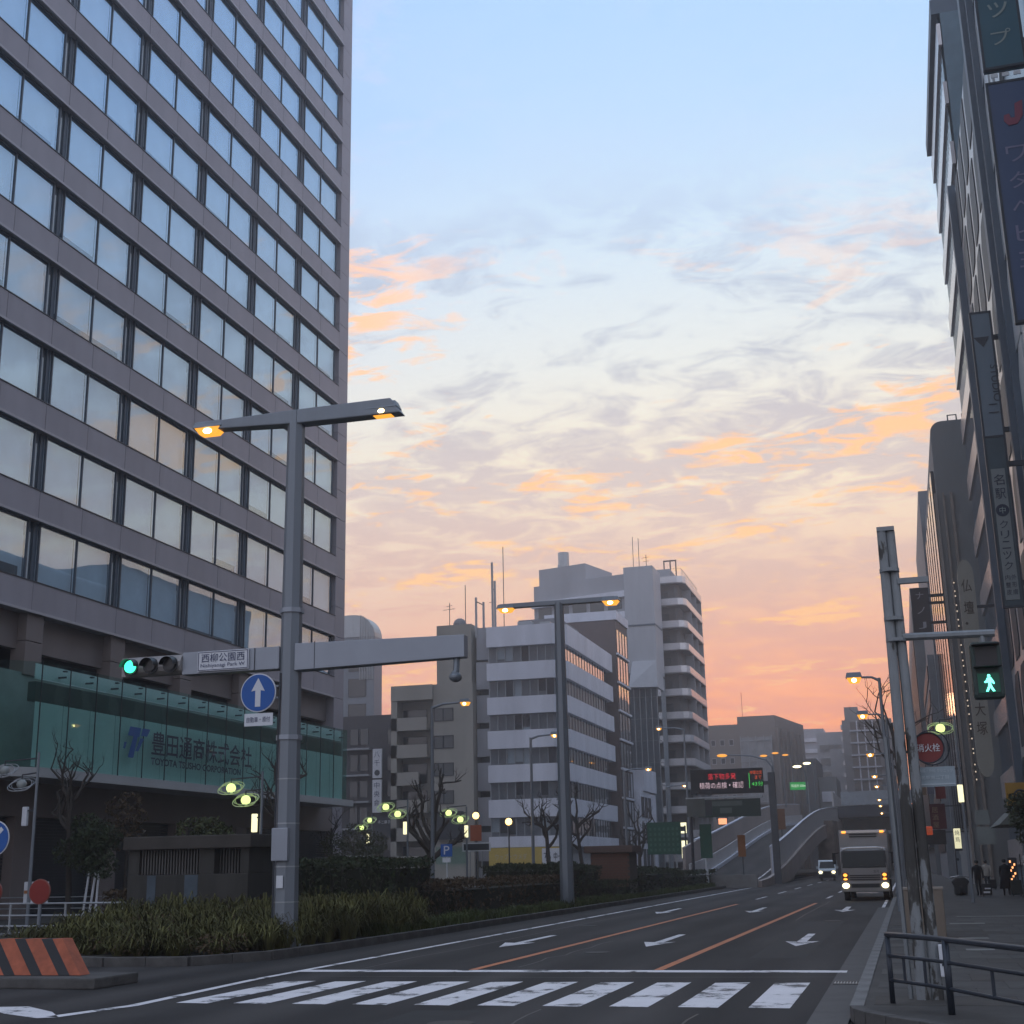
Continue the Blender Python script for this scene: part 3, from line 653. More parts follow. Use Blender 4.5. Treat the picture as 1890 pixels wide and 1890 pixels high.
# far buildings
f1 = thing('brown_hotel_block', 'brown hotel block with rows of small square windows in the distance', 'hotel building', (-30, 305, 0))
m_tan = M('greyish_tan_tile', (.22, .19, .175), .7, var=.08, scale=.3)
MB().prism([(-41, 300), (-33.9, 300), (-33.9, 325), (-41, 325)], 0, 31.6).prism([(-33.88, 299.5), (-25.6, 299.5), (-21.3, 326), (-33.88, 326)], 0, 33.2).build('wall', m_tan, f1)
frames(f1, 'y', 300, [(-40 + k * 2.0, -39.0 + k * 2.0, 11 + j * 4, 12.3 + j * 4) for k in range(3) for j in range(5)], m_white, m_dglass)
sd = Vector((4.3, 26.5, 0)).normalized(); nn = Vector((sd.y, -sd.x, 0))
for k in range(7):
    p = Vector((-25.6, 299.5, 0)) + sd * (1.2 + k * 3.6); q = p + sd * 1.9
    for j in range(5):
        z = 10 + j * 4.3; a4 = [p + nn * .06, q + nn * .06]
        MB().quad((a4[0].x, a4[0].y, z), (a4[1].x, a4[1].y, z), (a4[1].x, a4[1].y, z + 2.6), (a4[0].x, a4[0].y, z + 2.6)).build('window', m_mirror, f1)
    r0 = p - sd * 1.0
    MB().prism([(r0.x, r0.y), ((r0 + nn * .5).x, (r0 + nn * .5).y), ((r0 + nn * .5 + sd * .8).x, (r0 + nn * .5 + sd * .8).y), ((r0 + sd * .8).x, (r0 + sd * .8).y)], 0, 30.5).build('pilaster', m_tan, f1)
sc = thing('scaffold_screen', 'pale net screened scaffold on the brown hotel wall', 'scaffold', (-30, 298, 8))
MB().box(-33.4, -26.5, 298.6, 298.9, 14, 28.5).build('net_sheet', M('pale_scaffold_net', (.30, .30, .31), .9, var=.25, scale=.6), sc)
for k in range(5): rod(sc, 'pole', [(-33.3 + k * 1.7, 298.4, 0), (-33.3 + k * 1.7, 298.4, 28.8)], .08, m_steel)
for k in range(4): rod(sc, 'ledger', [(-33.5, 298.4, 14.5 + k * 4.4), (-26.3, 298.4, 14.5 + k * 4.4)], .07, m_steel)
f2 = thing('pale_apartment_slab', 'pale apartment slab far down the street between the brown hotel and the tower', 'apartment building', (-22, 425, 0))
MB().box(-28, -21.5, 420, 440, 0, 41).box(-21.5, -15.5, 421, 440, 0, 39.6).build('wall', M('pale_blue_render', (.36, .38, .42), .7), f2)
for k in range(11): MB().box(-27.9, -15.6, 419.4, 420.2, 4 + k * 3.3, 5.1 + k * 3.3).build('balcony_band', m_white, f2)
f3 = thing('ribbed_apartment_tower', 'grey apartment tower with white floor lines at the end of the street', 'apartment building', (-6, 335, 0))
MB().box(-12.5, -1, 330, 350, 0, 34.3).box(-11.8, -8.6, 332, 338, 34.3, 37.6).build('wall', M('mid_grey_tile', (.23, .23, .24), .7), f3)
for k in range(11):
    z = 3 + k * 2.85
    MB().box(-10.8, -4, 329.0, 330.0, z, z + .28).build('balcony_band', m_white, f3); MB().box(-10.6, -4.2, 329.85, 330.0, z + .5, z + 2.3).build('window_strip', m_dglass, f3)
    for sx in (-12.9, -.98): MB().box(sx, sx + .4, 331, 333, z + .8, z + 1.9).build('side_balcony', m_balw, f3)
for (x, w) in ((-9.2, .3), (-7.4, .3), (-5.6, .3)): MB().box(x, x + w, 329.2, 330, 3, 34).build('party_fin', m_white, f3)
f4 = thing('dark_narrow_block', 'narrow dark office block beside the ramp with pale window bands', 'office building', (-14, 262, 0))
MB().box(-17, -15.1, 260, 280, 0, 20.6).build('wall', M('dark_slate_wall', (.10, .105, .115), .6), f4); MB().box(-15.05, -11.8, 262, 280, 0, 17.2).build('wall', M('mid_slate_wall', (.2, .21, .22), .6), f4)
for k in range(3): MB().box(-14.6, -12.2, 261.8, 262, 6.2 + k * 3.2, 8.1 + k * 3.2).build('window_strip', m_white, f4)
f5 = thing('pale_stepped_block', 'pale stepped office block rising behind the ramp', 'office building', (-16, 300, 0))
MB().box(-19.5, -13, 345, 360, 0, 33).box(-16, -12.6, 335, 345, 0, 28).build('wall', M('pale_grey_panel', (.36, .37, .39), .6), f5)
for k in range(8): MB().box(-18.9, -13.6, 344.8, 345, 5 + k * 3.3, 6.8 + k * 3.3).build('window_strip', m_win, f5)
f6 = thing('small_white_shophouse', 'narrow white shop house with tall slit windows beside the ribbon window office', 'shop building', (-36, 180, 0))
MB().box(-40, -33.6, 178.4, 190, 0, 11.5).box(-40, -33.4, 180.5, 190, 11.5, 14.5).build('wall', m_white, f6)
for k in range(3): frames(f6, 'x', -33.6, [(178.8 + j * 2.6, 180.6 + j * 2.6, 1.2 + k * 3.4, 3.9 + k * 3.4) for j in range(3)], m_dark, m_dglass)

mast('thin whip antenna on the stair tower roof', -47.3, 146, 29.1, 5.0)
mast('crossed television antenna on the beige roof left edge', -49.6, 147, 29.1, 3.2, ((2.4, .8), (2.8, .4)))
mast('tallest whip antenna on the white office roof', -42.6, 146, 28.35, 10.0)
mast('short crossbar antenna on the white office roof', -44.2, 147, 28.6, 4.0, ((3.4, .5),))
mast('twin whip antenna on the hotel stair tower, left rod', -36.6, 197, 45.7, 5.2); mast('twin whip antenna on the hotel stair tower, right rod', -35.7, 197, 45.7, 4.9)
mast('television antenna on the hotel stair tower', -34.6, 197, 45.7, 2.2, ((1.7, .7), (1.1, .5)))
mast('thin antenna on the brown hotel roof', -33, 303, 33, 6)
ct = thing('cell_antenna_cluster', 'cluster of mobile phone antenna panels on a roof frame', 'antenna', (-45.2, 144.5, 28.6), 'roof antennas')
for (x, z0, z1) in ((-45.6, 27.5, 32.2), (-44.7, 28.6, 31.6), (-43.6, 28.4, 36.2), (-43.3, 28.4, 34)): MB().box(x, x + .22, 144.3, 144.5, z0, z1).build('antenna_panel', m_steel, ct)
rod(ct, 'strut', [(-45.6, 144.4, 31.8), (-44.5, 144.4, 31.2)], .06); rod(ct, 'strut', [(-43.6, 144.4, 33), (-43.2, 144.4, 33)], .06)

# ------------------------------------------------------------------ right-hand street front
m_r1 = M('pinkish_metal_spandrel', (.60, .55, .54), .22, metal=.5, var=.06)
r1 = thing('striped_office_block', 'tall office block with pale spandrel stripes and thin mullions on the right', 'office building', (6, 82, 0))
MB().box(6.35, 22, 74, 91, 0, 51).build('core_wall', M('dark_blue_wall', (.11, .165, .20), .5), r1)
for k in range(13):
    z = 1.5 + k * 3.95
    MB().box(6.08, 6.3, 74.05, 91.6, z, z + 1.45).build('spandrel_band', m_r1, r1)
    MB().quad((6.2, 74.1, z + 1.45), (6.2, 91, z + 1.45), (6.2, 91, z + 3.95), (6.2, 74.1, z + 3.95)).build('window_band', m_mirror, r1)
    mm = MB()
    for j in range(24): mm.box(6.186, 6.199, 74.4 + j * .7, 74.5 + j * .7, z + 1.45, z + 3.95)
    mm.build('mullion_row', m_pier, r1)
MB().box(5.85, 22, 74, 91.4, 51, 52).build('parapet', m_pier, r1)
r0 = thing('faceted_window_block', 'pale metal office block with staggered angular dark windows', 'office building', (6, 63, 0))
MB().box(6, 22, 54.2, 73.9, 0, 38.8).build('wall', M('pale_metal_wall', (.52, .49, .48), .3, metal=.3, var=.05), r0)
MB().box(5.6, 6.0, 73.2, 73.9, 0, 39.2).build('end_fin', m_pier, r0); MB().box(5.5, 6.0, 54.2, 55.0, 0, 38.9).build('end_fin', m_pier, r0)
hx = [(-1.3, -1.2), (-.6, -1.75), (1.3, -1.75), (1.3, 1.0), (.5, 1.75), (-1.3, 1.75)]
hw = MB().extr(hx, (0, 0, 0), UY, UZ, (-.035, 0, 0)).mesh('window', M('deep_blue_window', (.02, .035, .05), .5, spec=.2))
for j in range(5):
    for k in range(9): inst('window', hw, r0, (5.99, 57 + j * 3.7 - (k % 2) * 1.2, 5 + k * 4.0))
rn = thing('blue_glass_block', 'dark blue glass office block with pale angular panels on the far right', 'office building', (6, 42, 0))
MB().box(6.1, 24, 22, 54, 0, 60).build('wall', M('dark_blue_glass_wall', (.075, .125, .16), .25), rn)
m_pan = M('pale_grey_facade_panel', (.52, .55, .56), .35, metal=.2, var=.05)
for k in range(15):
    z = 1.5 + k * 4.0
    MB().extr([(0, 0), (2.4, .0), (2.4, 2.6), (1.2, 3.9), (0, 3.9)], (6.1, 51.4, z), UY, UZ, (-.14, 0, 0)).build('facade_panel', m_pan, rn)
    MB().extr([(0, 1.2), (1.6, 0), (1.6, 3.9), (0, 2.6)], (6.1, 47.6, z), UY, UZ, (-.14, 0, 0)).build('facade_panel', m_pan, rn)
    MB().box(5.98, 6.1, 50.2, 50.9, z, z + 3.95).build('facade_panel', m_pan, rn)
MB().box(5.7, 6.1, 53.5, 54, 0, 60).build('end_fin', m_pier, rn)
MB().box(5.6, 6.1, 24, 53.4, 4.0, 4.7).build('shop_canopy', m_grey, rn); MB().box(6.0, 6.12, 24, 53.4, .15, 4.0).build('shop_front', m_dglass, rn)
r2 = thing('round_shoulder_block', 'plain dark beige block with a rounded roof shoulder and tall thin pilasters', 'office building', (5, 108, 0))
m_r2 = M('grey_beige_stone', (.20, .205, .205), .75, var=.1, scale=.3, streak=.4)  # one streaky grey tone for the whole block
prof = [(0, 0), (18, 0), (18, 32.4), (.8, 32.4)] + [(.8 - .8 * math.sin(k * math.pi / 12), 31.6 + .8 * math.cos(k * math.pi / 12)) for k in range(1, 7)]
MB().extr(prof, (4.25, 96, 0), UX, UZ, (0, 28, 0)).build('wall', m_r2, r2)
for (x, w) in ((4.05, .16), (4.6, .14), (5.1, .2)): MB().box(x, x + w, 95.7, 95.96, .15, 27).build('pilaster', M('pinkish_stone', (.27, .23, .20), .7), r2)
for k in range(6): MB().box(4.0, 4.22, 97 + k * 4.5, 99.6 + k * 4.5, 4, 29).build('window_strip', m_dglass, r2)
hp = MB()
for q in (5.6, 6.6): hp.tube([(q, 97, 32.4), (q, 97, 33.1), (q + .6, 97, 33.1), (q + .6, 97, 32.4)], .06, 5)
hp.build('roof_hoop', m_dark, r2)
r3 = thing('grey_stepped_front', 'grey office front stepping out beyond the round shouldered block', 'office building', (4, 140, 0))
MB().box(3.9, 18, 125, 156, 0, 35).box(3.3, 3.9, 127, 156, 0, 20).build('wall', M('mid_grey_front', (.19, .205, .22), .6), r3)
for k in range(8): MB().box(3.2, 3.3, 128, 155, 2.5 + k * 2.2, 3.7 + k * 2.2).build('window_strip', m_dmatt, r3)
r4 = thing('far_right_row_block', 'dark row of office fronts far along the right pavement', 'office building', (4, 200, 0))
MB().box(2.9, 18, 160, 235, 0, 30).box(4.3, 18, 235, 420, 0, 47).build('wall', M('dark_grey_front', (.15, .165, .175), .65), r4)
for k in range(9):
    MB().box(2.78, 2.9, 162 + k * 8, 168 + k * 8, 5, 27).build('window_strip', m_dmatt, r4)
MB().box(2.4, 2.9, 160, 235, 3.2, 4.2).build('shop_canopy', m_dark, r4)
# ------------------------------------------------------------------ signal mast and street lamps
def lamp_head(p, x, y, z, w=.62, name='lamp_head'):
    """hooded lamp: metal hood, faceted amber lens below, hot bulb inside"""
    h = MB().hexa([(x - w * .72, y - .22, z), (x + w * .72, y - .22, z), (x + w * .72, y + .22, z), (x - w * .72, y + .22, z), (x - w * .6, y - .14, z + .2), (x + w * .6, y - .14, z + .2), (x + w * .6, y + .14, z + .2), (x - w * .6, y + .14, z + .2)]).build(name, m_pole, p, bevel=.02)
    MB().hexa([(x - w * .4, y - .13, z - .19), (x + w * .4, y - .13, z - .19), (x + w * .4, y + .13, z - .19), (x - w * .4, y + .13, z - .19), (x - w * .62, y - .2, z - .005), (x + w * .62, y - .2, z - .005), (x + w * .62, y + .2, z - .005), (x - w * .62, y + .2, z - .005)]).build('lens', E_amber, h)
    MB().ball((x, y - .1, z - .09), w * .26, .14, .09, 10, 6).build('bulb', E_ambhot, h)
    return h
def octo(x, y, z0, z1, r0, r1, b):
    return b.tube([(x, y, z0), (x, y, z1)], [r0, r1], 8)
ma = thing('signal_mast', 'tall grey mast carrying a twin lamp arm and the traffic signal arm', 'signal mast', (-15, 31.5, .1))
octo(-15, 31.5, .1, 13.75, .33, .235, MB()).build('pole', m_pole, ma)
MB().hexa([(-18.05, 31.33, 13.86), (-14.9, 31.28, 13.70), (-14.9, 31.72, 13.70), (-18.05, 31.67, 13.86), (-18.05, 31.33, 14.06), (-14.9, 31.28, 14.10), (-14.9, 31.72, 14.10), (-18.05, 31.67, 14.06)]).build('lamp_arm', m_pole, ma, bevel=.03)
MB().hexa([(-14.9, 31.28, 13.70), (-11.9, 31.3, 13.68), (-11.9, 31.7, 13.68), (-14.9, 31.72, 13.70), (-14.9, 31.28, 14.10), (-12.2, 31.3, 14.12), (-12.2, 31.7, 14.12), (-14.9, 31.72, 14.10)]).build('lamp_arm', m_pole, ma, bevel=.03)
lamp_head(ma, -17.62, 31.5, 13.90, .62); lamp_head(ma, -12.45, 31.5, 13.86, .62)
MB().box(-18.05, -15.25, 31.3, 31.7, 7.03, 7.62).build('arm_cabinet', m_beam, ma, bevel=.015)
MB().box(-15.95, -15.93, 31.285, 31.3, 7.04, 7.61).box(-14.25, -14.23, 31.285, 31.3, 6.98, 7.68).build('cabinet_seam', m_dark, ma)
MB().hexa([(-14.8, 31.28, 6.96), (-10.2, 31.34, 7.04), (-10.2, 31.66, 7.04), (-14.8, 31.72, 6.96), (-14.8, 31.28, 7.66), (-10.2, 31.34, 7.60), (-10.2, 31.66, 7.60), (-14.8, 31.72, 7.66)]).build('signal_arm', m_beam, ma, bevel=.015)
MB().tube([(-10.45, 31.5, 7.04), (-10.45, 31.45, 6.7), (-10.5, 31.4, 6.62)], .08, 8).ball((-10.45, 31.4, 6.55), .16, .2, .13).build('arm_camera', m_pole, ma)
MB().tube([(-15, 31.5, 8.5), (-15, 31.5, 8.62)], .32, 8).tube([(-15, 31.5, 5.2), (-15, 31.5, 5.32)], .335, 8).build('clamp_band', m_beam, ma)
MB().box(-15.22, -14.78, 31.08, 31.22, 2.2, 3.0).build('control_box', m_beam, ma, bevel=.02); MB().box(-15.1, -14.92, 31.165, 31.175, 1.55, 1.85).build('sticker', m_signwhite, ma)
MB().tube([(-15.2, 31.2, .15), (-15.2, 31.22, 3.2), (-15.16, 31.24, 6.9)], .025, 6).build('cable_conduit', m_dark, ma)
for z in (1.2, 2.05, 3.1, 4.2): MB().tube([(-15, 31.5, z), (-15, 31.5, z + .03)], .338 - .006 * z, 8).build('steel_strap', m_steel, ma)
MB().tube([(-15, 31.5, .1), (-15, 31.5, .14)], .5, 12).build('base_flange', M('rusty_flange', (.12, .07, .045), .8, var=.4, scale=6), ma)
hb_ = MB()
for k in range(8): hb_.tube([(-15 + .42 * math.cos(k * .785), 31.5 + .42 * math.sin(k * .785), .14), (-15 + .42 * math.cos(k * .785), 31.5 + .42 * math.sin(k * .785), .22)], .03, 6)
o = hb_.build('anchor_bolts', m_steel, ma); o['kind'] = 'stuff'
# the signal itself
ts = thing('traffic_signal', 'horizontal three lamp traffic signal showing green on the mast arm', 'traffic light', (-19, 31.4, 7.1))
MB().tube([(-19.75, 31.45, 7.33), (-18.05, 31.45, 7.33)], .27, 14).box(-19.9, -18.05, 31.35, 31.62, 7.08, 7.58).build('housing', M('worn_signal_grey', (.30, .28, .27), .45, metal=.2, var=.15), ts, smooth=False)
for k, x in enumerate((-19.52, -18.93, -18.34)):
    MB().disc((x, 31.14, 7.31), (0, -1, 0), .165, .04).build('lens', E_green if k == 0 else M('unlit_lens', (.02, .02, .022), .25), ts, label='lit green lens' if k == 0 else None)
    v = MB(); n = 14
    for j in range(n):
        a0, a1 = math.pi * (.0 + 1.0 * j / n), math.pi * (.0 + 1.0 * (j + 1) / n); r = .215
        v.quad((x + r * math.cos(a0), 31.2, 7.31 + r * math.sin(a0)), (x + r * math.cos(a1), 31.2, 7.31 + r * math.sin(a1)), (x + r * math.cos(a1) * .96, 30.94, 7.29 + r * math.sin(a1) * .96), (x + r * math.cos(a0) * .96, 30.94, 7.29 + r * math.sin(a0) * .96))
    v.disc((x, 31.19, 7.31), (0, -1, 0), .22, .05, 20).build('visor', m_black, ts)
ns = thing('street_name_plate', 'white intersection name plate lettered in navy on the signal arm', 'street sign', (-16.83, 31.27, 7.35))
MB().box(-17.57, -16.09, 31.24, 31.285, 7.08, 7.6).build('plate', m_signwhite, ns)
MB().box(-17.55, -16.11, 31.232, 31.239, 7.10, 7.115).box(-17.55, -16.11, 31.232, 31.239, 7.565, 7.58).box(-17.55, -17.535, 31.232, 31.239, 7.115, 7.565).box(-16.125, -16.11, 31.232, 31.239, 7.115, 7.565).build('border', m_ink, ns)
text('lettering', '西柳公園西', ns, m_ink, (-17.45, 31.238, 7.31), UX, UZ, 1.25, .225); text('lettering', 'Nishiyanagi Park W', ns, m_ink, (-17.47, 31.238, 7.15), UX, UZ, 1.28, .12)
bs = thing('straight_ahead_sign', 'round blue sign with a white upward arrow on the signal mast', 'road sign', (-15.75, 31.2, 6.4))
MB().disc((-15.75, 31.2, 6.42), (0, 1, 0), .5, .03, 40).build('rim', m_signwhite, bs)
MB().disc((-15.75, 31.178, 6.42), (0, 1, 0), .47, .012, 40).build('face', m_blue, bs)
MB().extr([(-.075, -.36), (.075, -.36), (.075, .06), (.19, .04), (0, .38), (-.19, .04), (-.075, .06)], (-15.75, 31.17, 6.42), UX, UZ, (0, -.006, 0)).build('arrow', m_signwhite, bs)
MB().box(-15.4, -15.2, 31.22, 31.3, 6.55, 6.6).box(-15.4, -15.2, 31.22, 31.3, 6.25, 6.3).build('bracket', m_pole, bs)
MB().box(-16.12, -15.32, 31.18, 31.2, 5.57, 5.89).build('plate', m_signwhite, bs); text('lettering', '自動車・原付', bs, m_ink, (-16.05, 31.18, 5.66), UX, UZ, .66, .14)

def street_lamp(label, x, y, h, arms, r=.09, base=.1, group='amber street lamps'):
    t = thing('street_lamp', label, 'street lamp', (x, y, base), group)
    octo(x, y, base, h, r * 1.35, r, MB()).build('pole', m_pole, t)
    for (dx, dz) in arms:
        s = 1 if dx > 0 else -1
        MB().tube([(x, y, h - .1), (x + dx * .35, y, h + dz * .6), (x + dx, y, h + dz)], [r * .9, r * .75, r * .6], 6).build('arm', m_pole, t)
        lamp_head(t, x + dx + s * .15, y, h + dz - .02, .42)
    return t
mb = thing('street_lamp', 'second tall twin arm street lamp on the planting bed in front of the white office', 'street lamp', (-14.8, 60, .1), 'amber street lamps')
octo(-14.8, 60, .1, 13.95, .32, .23, MB()).build('pole', m_pole, mb)
MB().hexa([(-17.7, 59.85, 13.85), (-12.1, 59.85, 13.85), (-12.1, 60.15, 13.85), (-17.7, 60.15, 13.85), (-17.7, 59.85, 14.08), (-12.1, 59.85, 14.08), (-12.1, 60.15, 14.08), (-17.7, 60.15, 14.08)]).build('arm', m_pole, mb, bevel=.03)
lamp_head(mb, -17.4, 60, 13.86, .62); lamp_head(mb, -12.3, 60, 13.86, .62)
street_lamp('thin street lamp with its arm to the right in front of the beige apartments', -25.4, 72, 10.9, [(1.85, .15)])
street_lamp('thin street lamp with its short arm in front of the ribbon window office', -24.5, 90, 10.6, [(1.6, .15)])
street_lamp('thin street lamp in front of the glazed hotel stair tower', -24.0, 120, 10.2, [(2.1, .05)])
street_lamp('thin street lamp beside the LED traffic board', -23.6, 140, 9.7, [(1.8, .1)])
street_lamp('tall thin street lamp with its head in front of the hotel stair tower', -19.9, 130, 14.6, [(-2.3, .2)])
for (y, lab) in ((51, 'nearest amber street lamp over the right kerb behind the signal poles'), (69, 'second amber street lamp over the right kerb, above the ribbed tower top'), (94, 'third amber street lamp over the right kerb, beside the ribbed tower'), (121, 'fourth amber street lamp over the right kerb, halfway down the ribbed tower'), (142, 'fifth amber street lamp over the right kerb, low before the ribbed tower'), (172, 'sixth amber street lamp over the right kerb, just above the dark viaduct'), (192, 'seventh amber street lamp over the right kerb, against the viaduct'), (220, 'farthest amber street lamp over the right kerb, lowest in the row')):
    hh = {51: 8.45, 69: 8.9, 94: 8.8, 121: 8.9, 142: 9.1, 172: 9.0, 192: 9.0, 220: 8.9}[y]
    street_lamp(lab, -.45, y, hh, [(-.75 - (y - 51) * .012, .06)], r=.06)
def curve_lamp(label, x, y, z0, h, dx, white=False):
    t = thing('street_lamp', label, 'street lamp', (x, y, z0), 'lamps along the elevated ramp')
    MB().tube([(x, y, z0), (x, y, h - 1.2), (x + dx * .1, y, h - .5), (x + dx * .4, y, h), (x + dx, y, h + .25)], [.11, .09, .08, .07, .06], 6).build('pole', m_pole, t)
    MB().ball((x + dx, y, h + .15), .55, .22, .16, 10, 6).build('lens', E_head if white else E_amber, t); return t
curve_lamp('curved arm lamp over the LED traffic board', -12.6, 140, 5.5, 12.5, -5)
curve_lamp('lamp on the ramp against the brown hotel, left of three', -17.5, 196, 9, 16.5, -1.2); curve_lamp('lamp on the ramp against the brown hotel, middle of three', -17.5, 214, 10, 18.2, -1.1)
curve_lamp('lamp on the ramp against the brown hotel, right of three', -17.5, 232, 11, 19.2, -1.0)
curve_lamp('small white lamp beside the dark narrow block', -11.8, 178, 9, 13.6, -1.0, True); curve_lamp('small white lamp above the ramp crest', -11.8, 196, 10, 15.2, -.9, True)

# ring lamps of the park: a lime globe in orbiting hoops with a cream light box on the pole
def ring_lamp(label, x, y, h, globes, box, lit=True, z0=.15, s=1.0):
    t = thing('ring_lamp', label, 'street lamp', (x, y, z0), 'park lamps with ringed globes')
    MB().tube([(x, y, z0), (x, y, h)], [.075, .05], 8).build('pole', m_pole, t)
    for (dx, z) in globes:
        MB().tube([(x, y, z + .42), (x + dx * .6, y, z + .38), (x + dx, y, z + .36), (x + dx, y, z + .15)], .03, 6).build('arm', m_dark, t)
        gb = MB().ball((x + dx, y, z), (.195 * s), .195 * s, .195 * s, 16, 10).build('globe', E_globe if lit else M('unlit_globe', (.30, .32, .31), .25, var=.05), t, smooth=True)
        hoop = MB()
        for (ry, tl) in ((.30, .0), (.42, .12), (.42, -.14)):
            n = 28
            hoop.tube([(x + dx + .52 * s * math.cos(q), y + .25 * s * math.sin(q + tl * 4), z + ry * .62 * s * math.sin(q) + tl * .5 * math.cos(q)) for q in [2 * math.pi * k / n for k in range(n + 1)]], .015, 5)
        hoop.build('hoop', M('lime_lit_steel', (.55, .62, .35), .3, metal=.4, var=0, emit=(.6, .9, .25), est=.12) if lit else m_steel, gb)  # lit hoops: the globe's light put in as lime tint and faint emission
    bx, bz = box
    MB().box(x + bx - .11, x + bx + .11, y - .07, y + .07, bz, bz + .72).build('light_box', E_box if lit else m_signwhite, t, bevel=.03)
    MB().box(x + min(bx, 0), x + max(bx, 0), y - .03, y + .03, bz + .55, bz + .6).build('bracket', m_dark, t)
ring_lamp('unlit ringed globe lamp beside the left shutters', -32.0, 45, 6.6, [(-.68, 5.4), (-1.5, 5.95)], (-.42, 3.82), lit=False)
ring_lamp('brightest ringed globe lamp pair in front of the tower podium', -24.95, 50, 5.9, [(-1.4, 5.28), (-.72, 4.78)], (-.3, 3.5))
ring_lamp('ringed globe lamp pair left of the big bare tree', -28.0, 75, 5.9, [(-1.37, 5.5), (-.62, 5.07)], (-.15, 3.9))
ring_lamp('farthest ringed globe lamp at the dark shop block', -40.3, 100, 6.2, [(-.2, 5.7), (-.9, 5.15)], (-.35, 3.95))
ring_lamp('ringed globe lamp pair right of the big bare tree', -26.0, 80, 5.6, [(-1.16, 5.25), (-.4, 4.83)], (-.02, 3.75))
ring_lamp('ringed globe lamp above the red hydrant sign', 2.4, 60, 7.9, [(-.6, 7.3)], (-.05, 4.2))
def globe_post(label, x, y, h):
    t = thing('globe_post_lamp', label, 'street lamp', (x, y, .1), 'small amber globe posts')
    MB().tube([(x, y, .1), (x, y, h)], [.06, .045], 8).build('pole', m_dark, t)
    MB().ball((x, y, h + .2), .24, .24, .24, 12, 8).build('globe', M('amber_globe', (.05, .04, .02), .3, var=0, emit=(1, .62, .18), est=5), t, smooth=True)
globe_post('small amber globe lamp in front of the ribbon window office', -26.2, 90, 4.75); globe_post('small amber globe lamp beside the orange banner', -29.2, 92, 5.3)

# ------------------------------------------------------------------ foreground barrier, guard rails, kiosk
br = thing('striped_barrier', 'weathered orange and black striped concrete barrier at the road nose', 'traffic barrier', (-16, 22.6, 0))
m_orange = M('chipped_orange_paint', (.33, .085, .04), .7, var=.28, scale=5, bump=.15)
m_blk = M('matt_black_paint', (.02, .02, .022), .7, var=.2)
def bface(a0, a1, mat, nm, th=.0):
    # slanted stripe on the battered front face: bottom y 22.25, top y 22.55, from z .2 to .82; edge lean .35
    P = lambda x, t, o: (x - .62 * t, 22.25 + .3 * t - o, .2 + .62 * t)
    q = [P(a0, 0, -.3), P(a1, 0, -.3), P(a1, 0, th), P(a0, 0, th)]; r = [P(a0, 1, -.3), P(a1, 1, -.3), P(a1, 1, th), P(a0, 1, th)]
    MB().hexa([q[3], q[2], q[1], q[0], r[3], r[2], r[1], r[0]]).build(nm, mat, br)
x = -18.9
while x < -14.66:
    w = .34; e_ = min(x + w, -14.62); bface(x, e_, m_orange, 'orange_stripe', .004)
    if e_ + .004 < -14.7: bface(e_, min(e_ + .24, -14.62), m_blk, 'black_stripe')
    x += .58
MB().prism([(-19.5, 21.9), (-14.0, 21.75), (-14.0, 23.2), (-19.5, 23.4)], 0, .19).build('plinth', m_kerb2, br, bevel=.03)
def rail_run(name, label, pts, heights, posts, r=.03, pr=.04, mat=m_steel, z0=.15, cat='guard rail'):
    t = thing(name, label, cat, (pts[0][0], pts[0][1], z0))
    for h in heights: MB().tube([(x, y, z0 + h) for x, y in pts], r, 8).build('rail', mat, t)
    for (x, y) in posts: MB().tube([(x, y, z0 - .02), (x, y, z0 + max(heights) + .01)], pr, 8).build('post', mat, t)
    return t
rail_run('guard_rail', 'three bar pale steel guard rail behind the barrier, ending at the concrete kiosk', [(-30, 38), (-22.9, 37)], [.98, .62, .3], [(-29.6 + k * 2.2, 37.95 - k * .31) for k in range(4)])
rail_run('guard_rail', 'single bar pale guard rail farther back at the tower pavement', [(-40, 50), (-27, 50)], [.95, .5], [(-38 + k * 3, 50) for k in range(4)], r=.025)
rail_run('guard_rail', 'low pale guard rail behind the tall mast', [(-24.2, 46), (-20.4, 46)], [.9, .5], [(-24 + k * 1.2, 46) for k in range(4)], r=.025)
for (x, y, lab) in ((-25.35, 36.2, 'round red reflector disc on a post in front of the guard rail'), (-27.2, 36.4, 'round red reflector disc cut by the left picture edge')):
    t = thing('road_reflector', lab, 'reflector', (x, y, .1), 'red reflector posts')
    MB().tube([(x, y + .03, .1), (x, y + .03, 1.4)], .06, 8).build('post', m_pole, t); MB().disc((x, y - .02, 1.5), (0, 1, 0), .37, .04, 30).build('rim', M('dull_rim', (.25, .08, .06), .5), t); MB().disc((x, y - .045, 1.5), (0, 1, 0), .34, .02, 30).build('disc', m_rust, t)
kl = thing('keep_left_sign', 'round blue sign with a white slanting arrow at the left picture edge', 'road sign', (-28.1, 37.6, .15))
MB().disc((-28.1, 37.5, 3.15), (0, 1, 0), .56, .02, 36).build('rim', m_signwhite, kl); MB().disc((-28.1, 37.485, 3.15), (0, 1, 0), .525, .02, 36).build('face', m_blue, kl); MB().tube([(-28.1, 37.56, .15), (-28.1, 37.56, 3.6)], .045, 8).build('pole', m_pole, kl)
MB().extr([(.34, .26), (.24, .36), (-.22, -.10), (-.36, .06), (-.38, -.36), (.04, -.34), (-.11, -.2)], (-28.1, 37.474, 3.15), UX, UZ, (0, -.006, 0)).build('arrow', m_signwhite, kl)
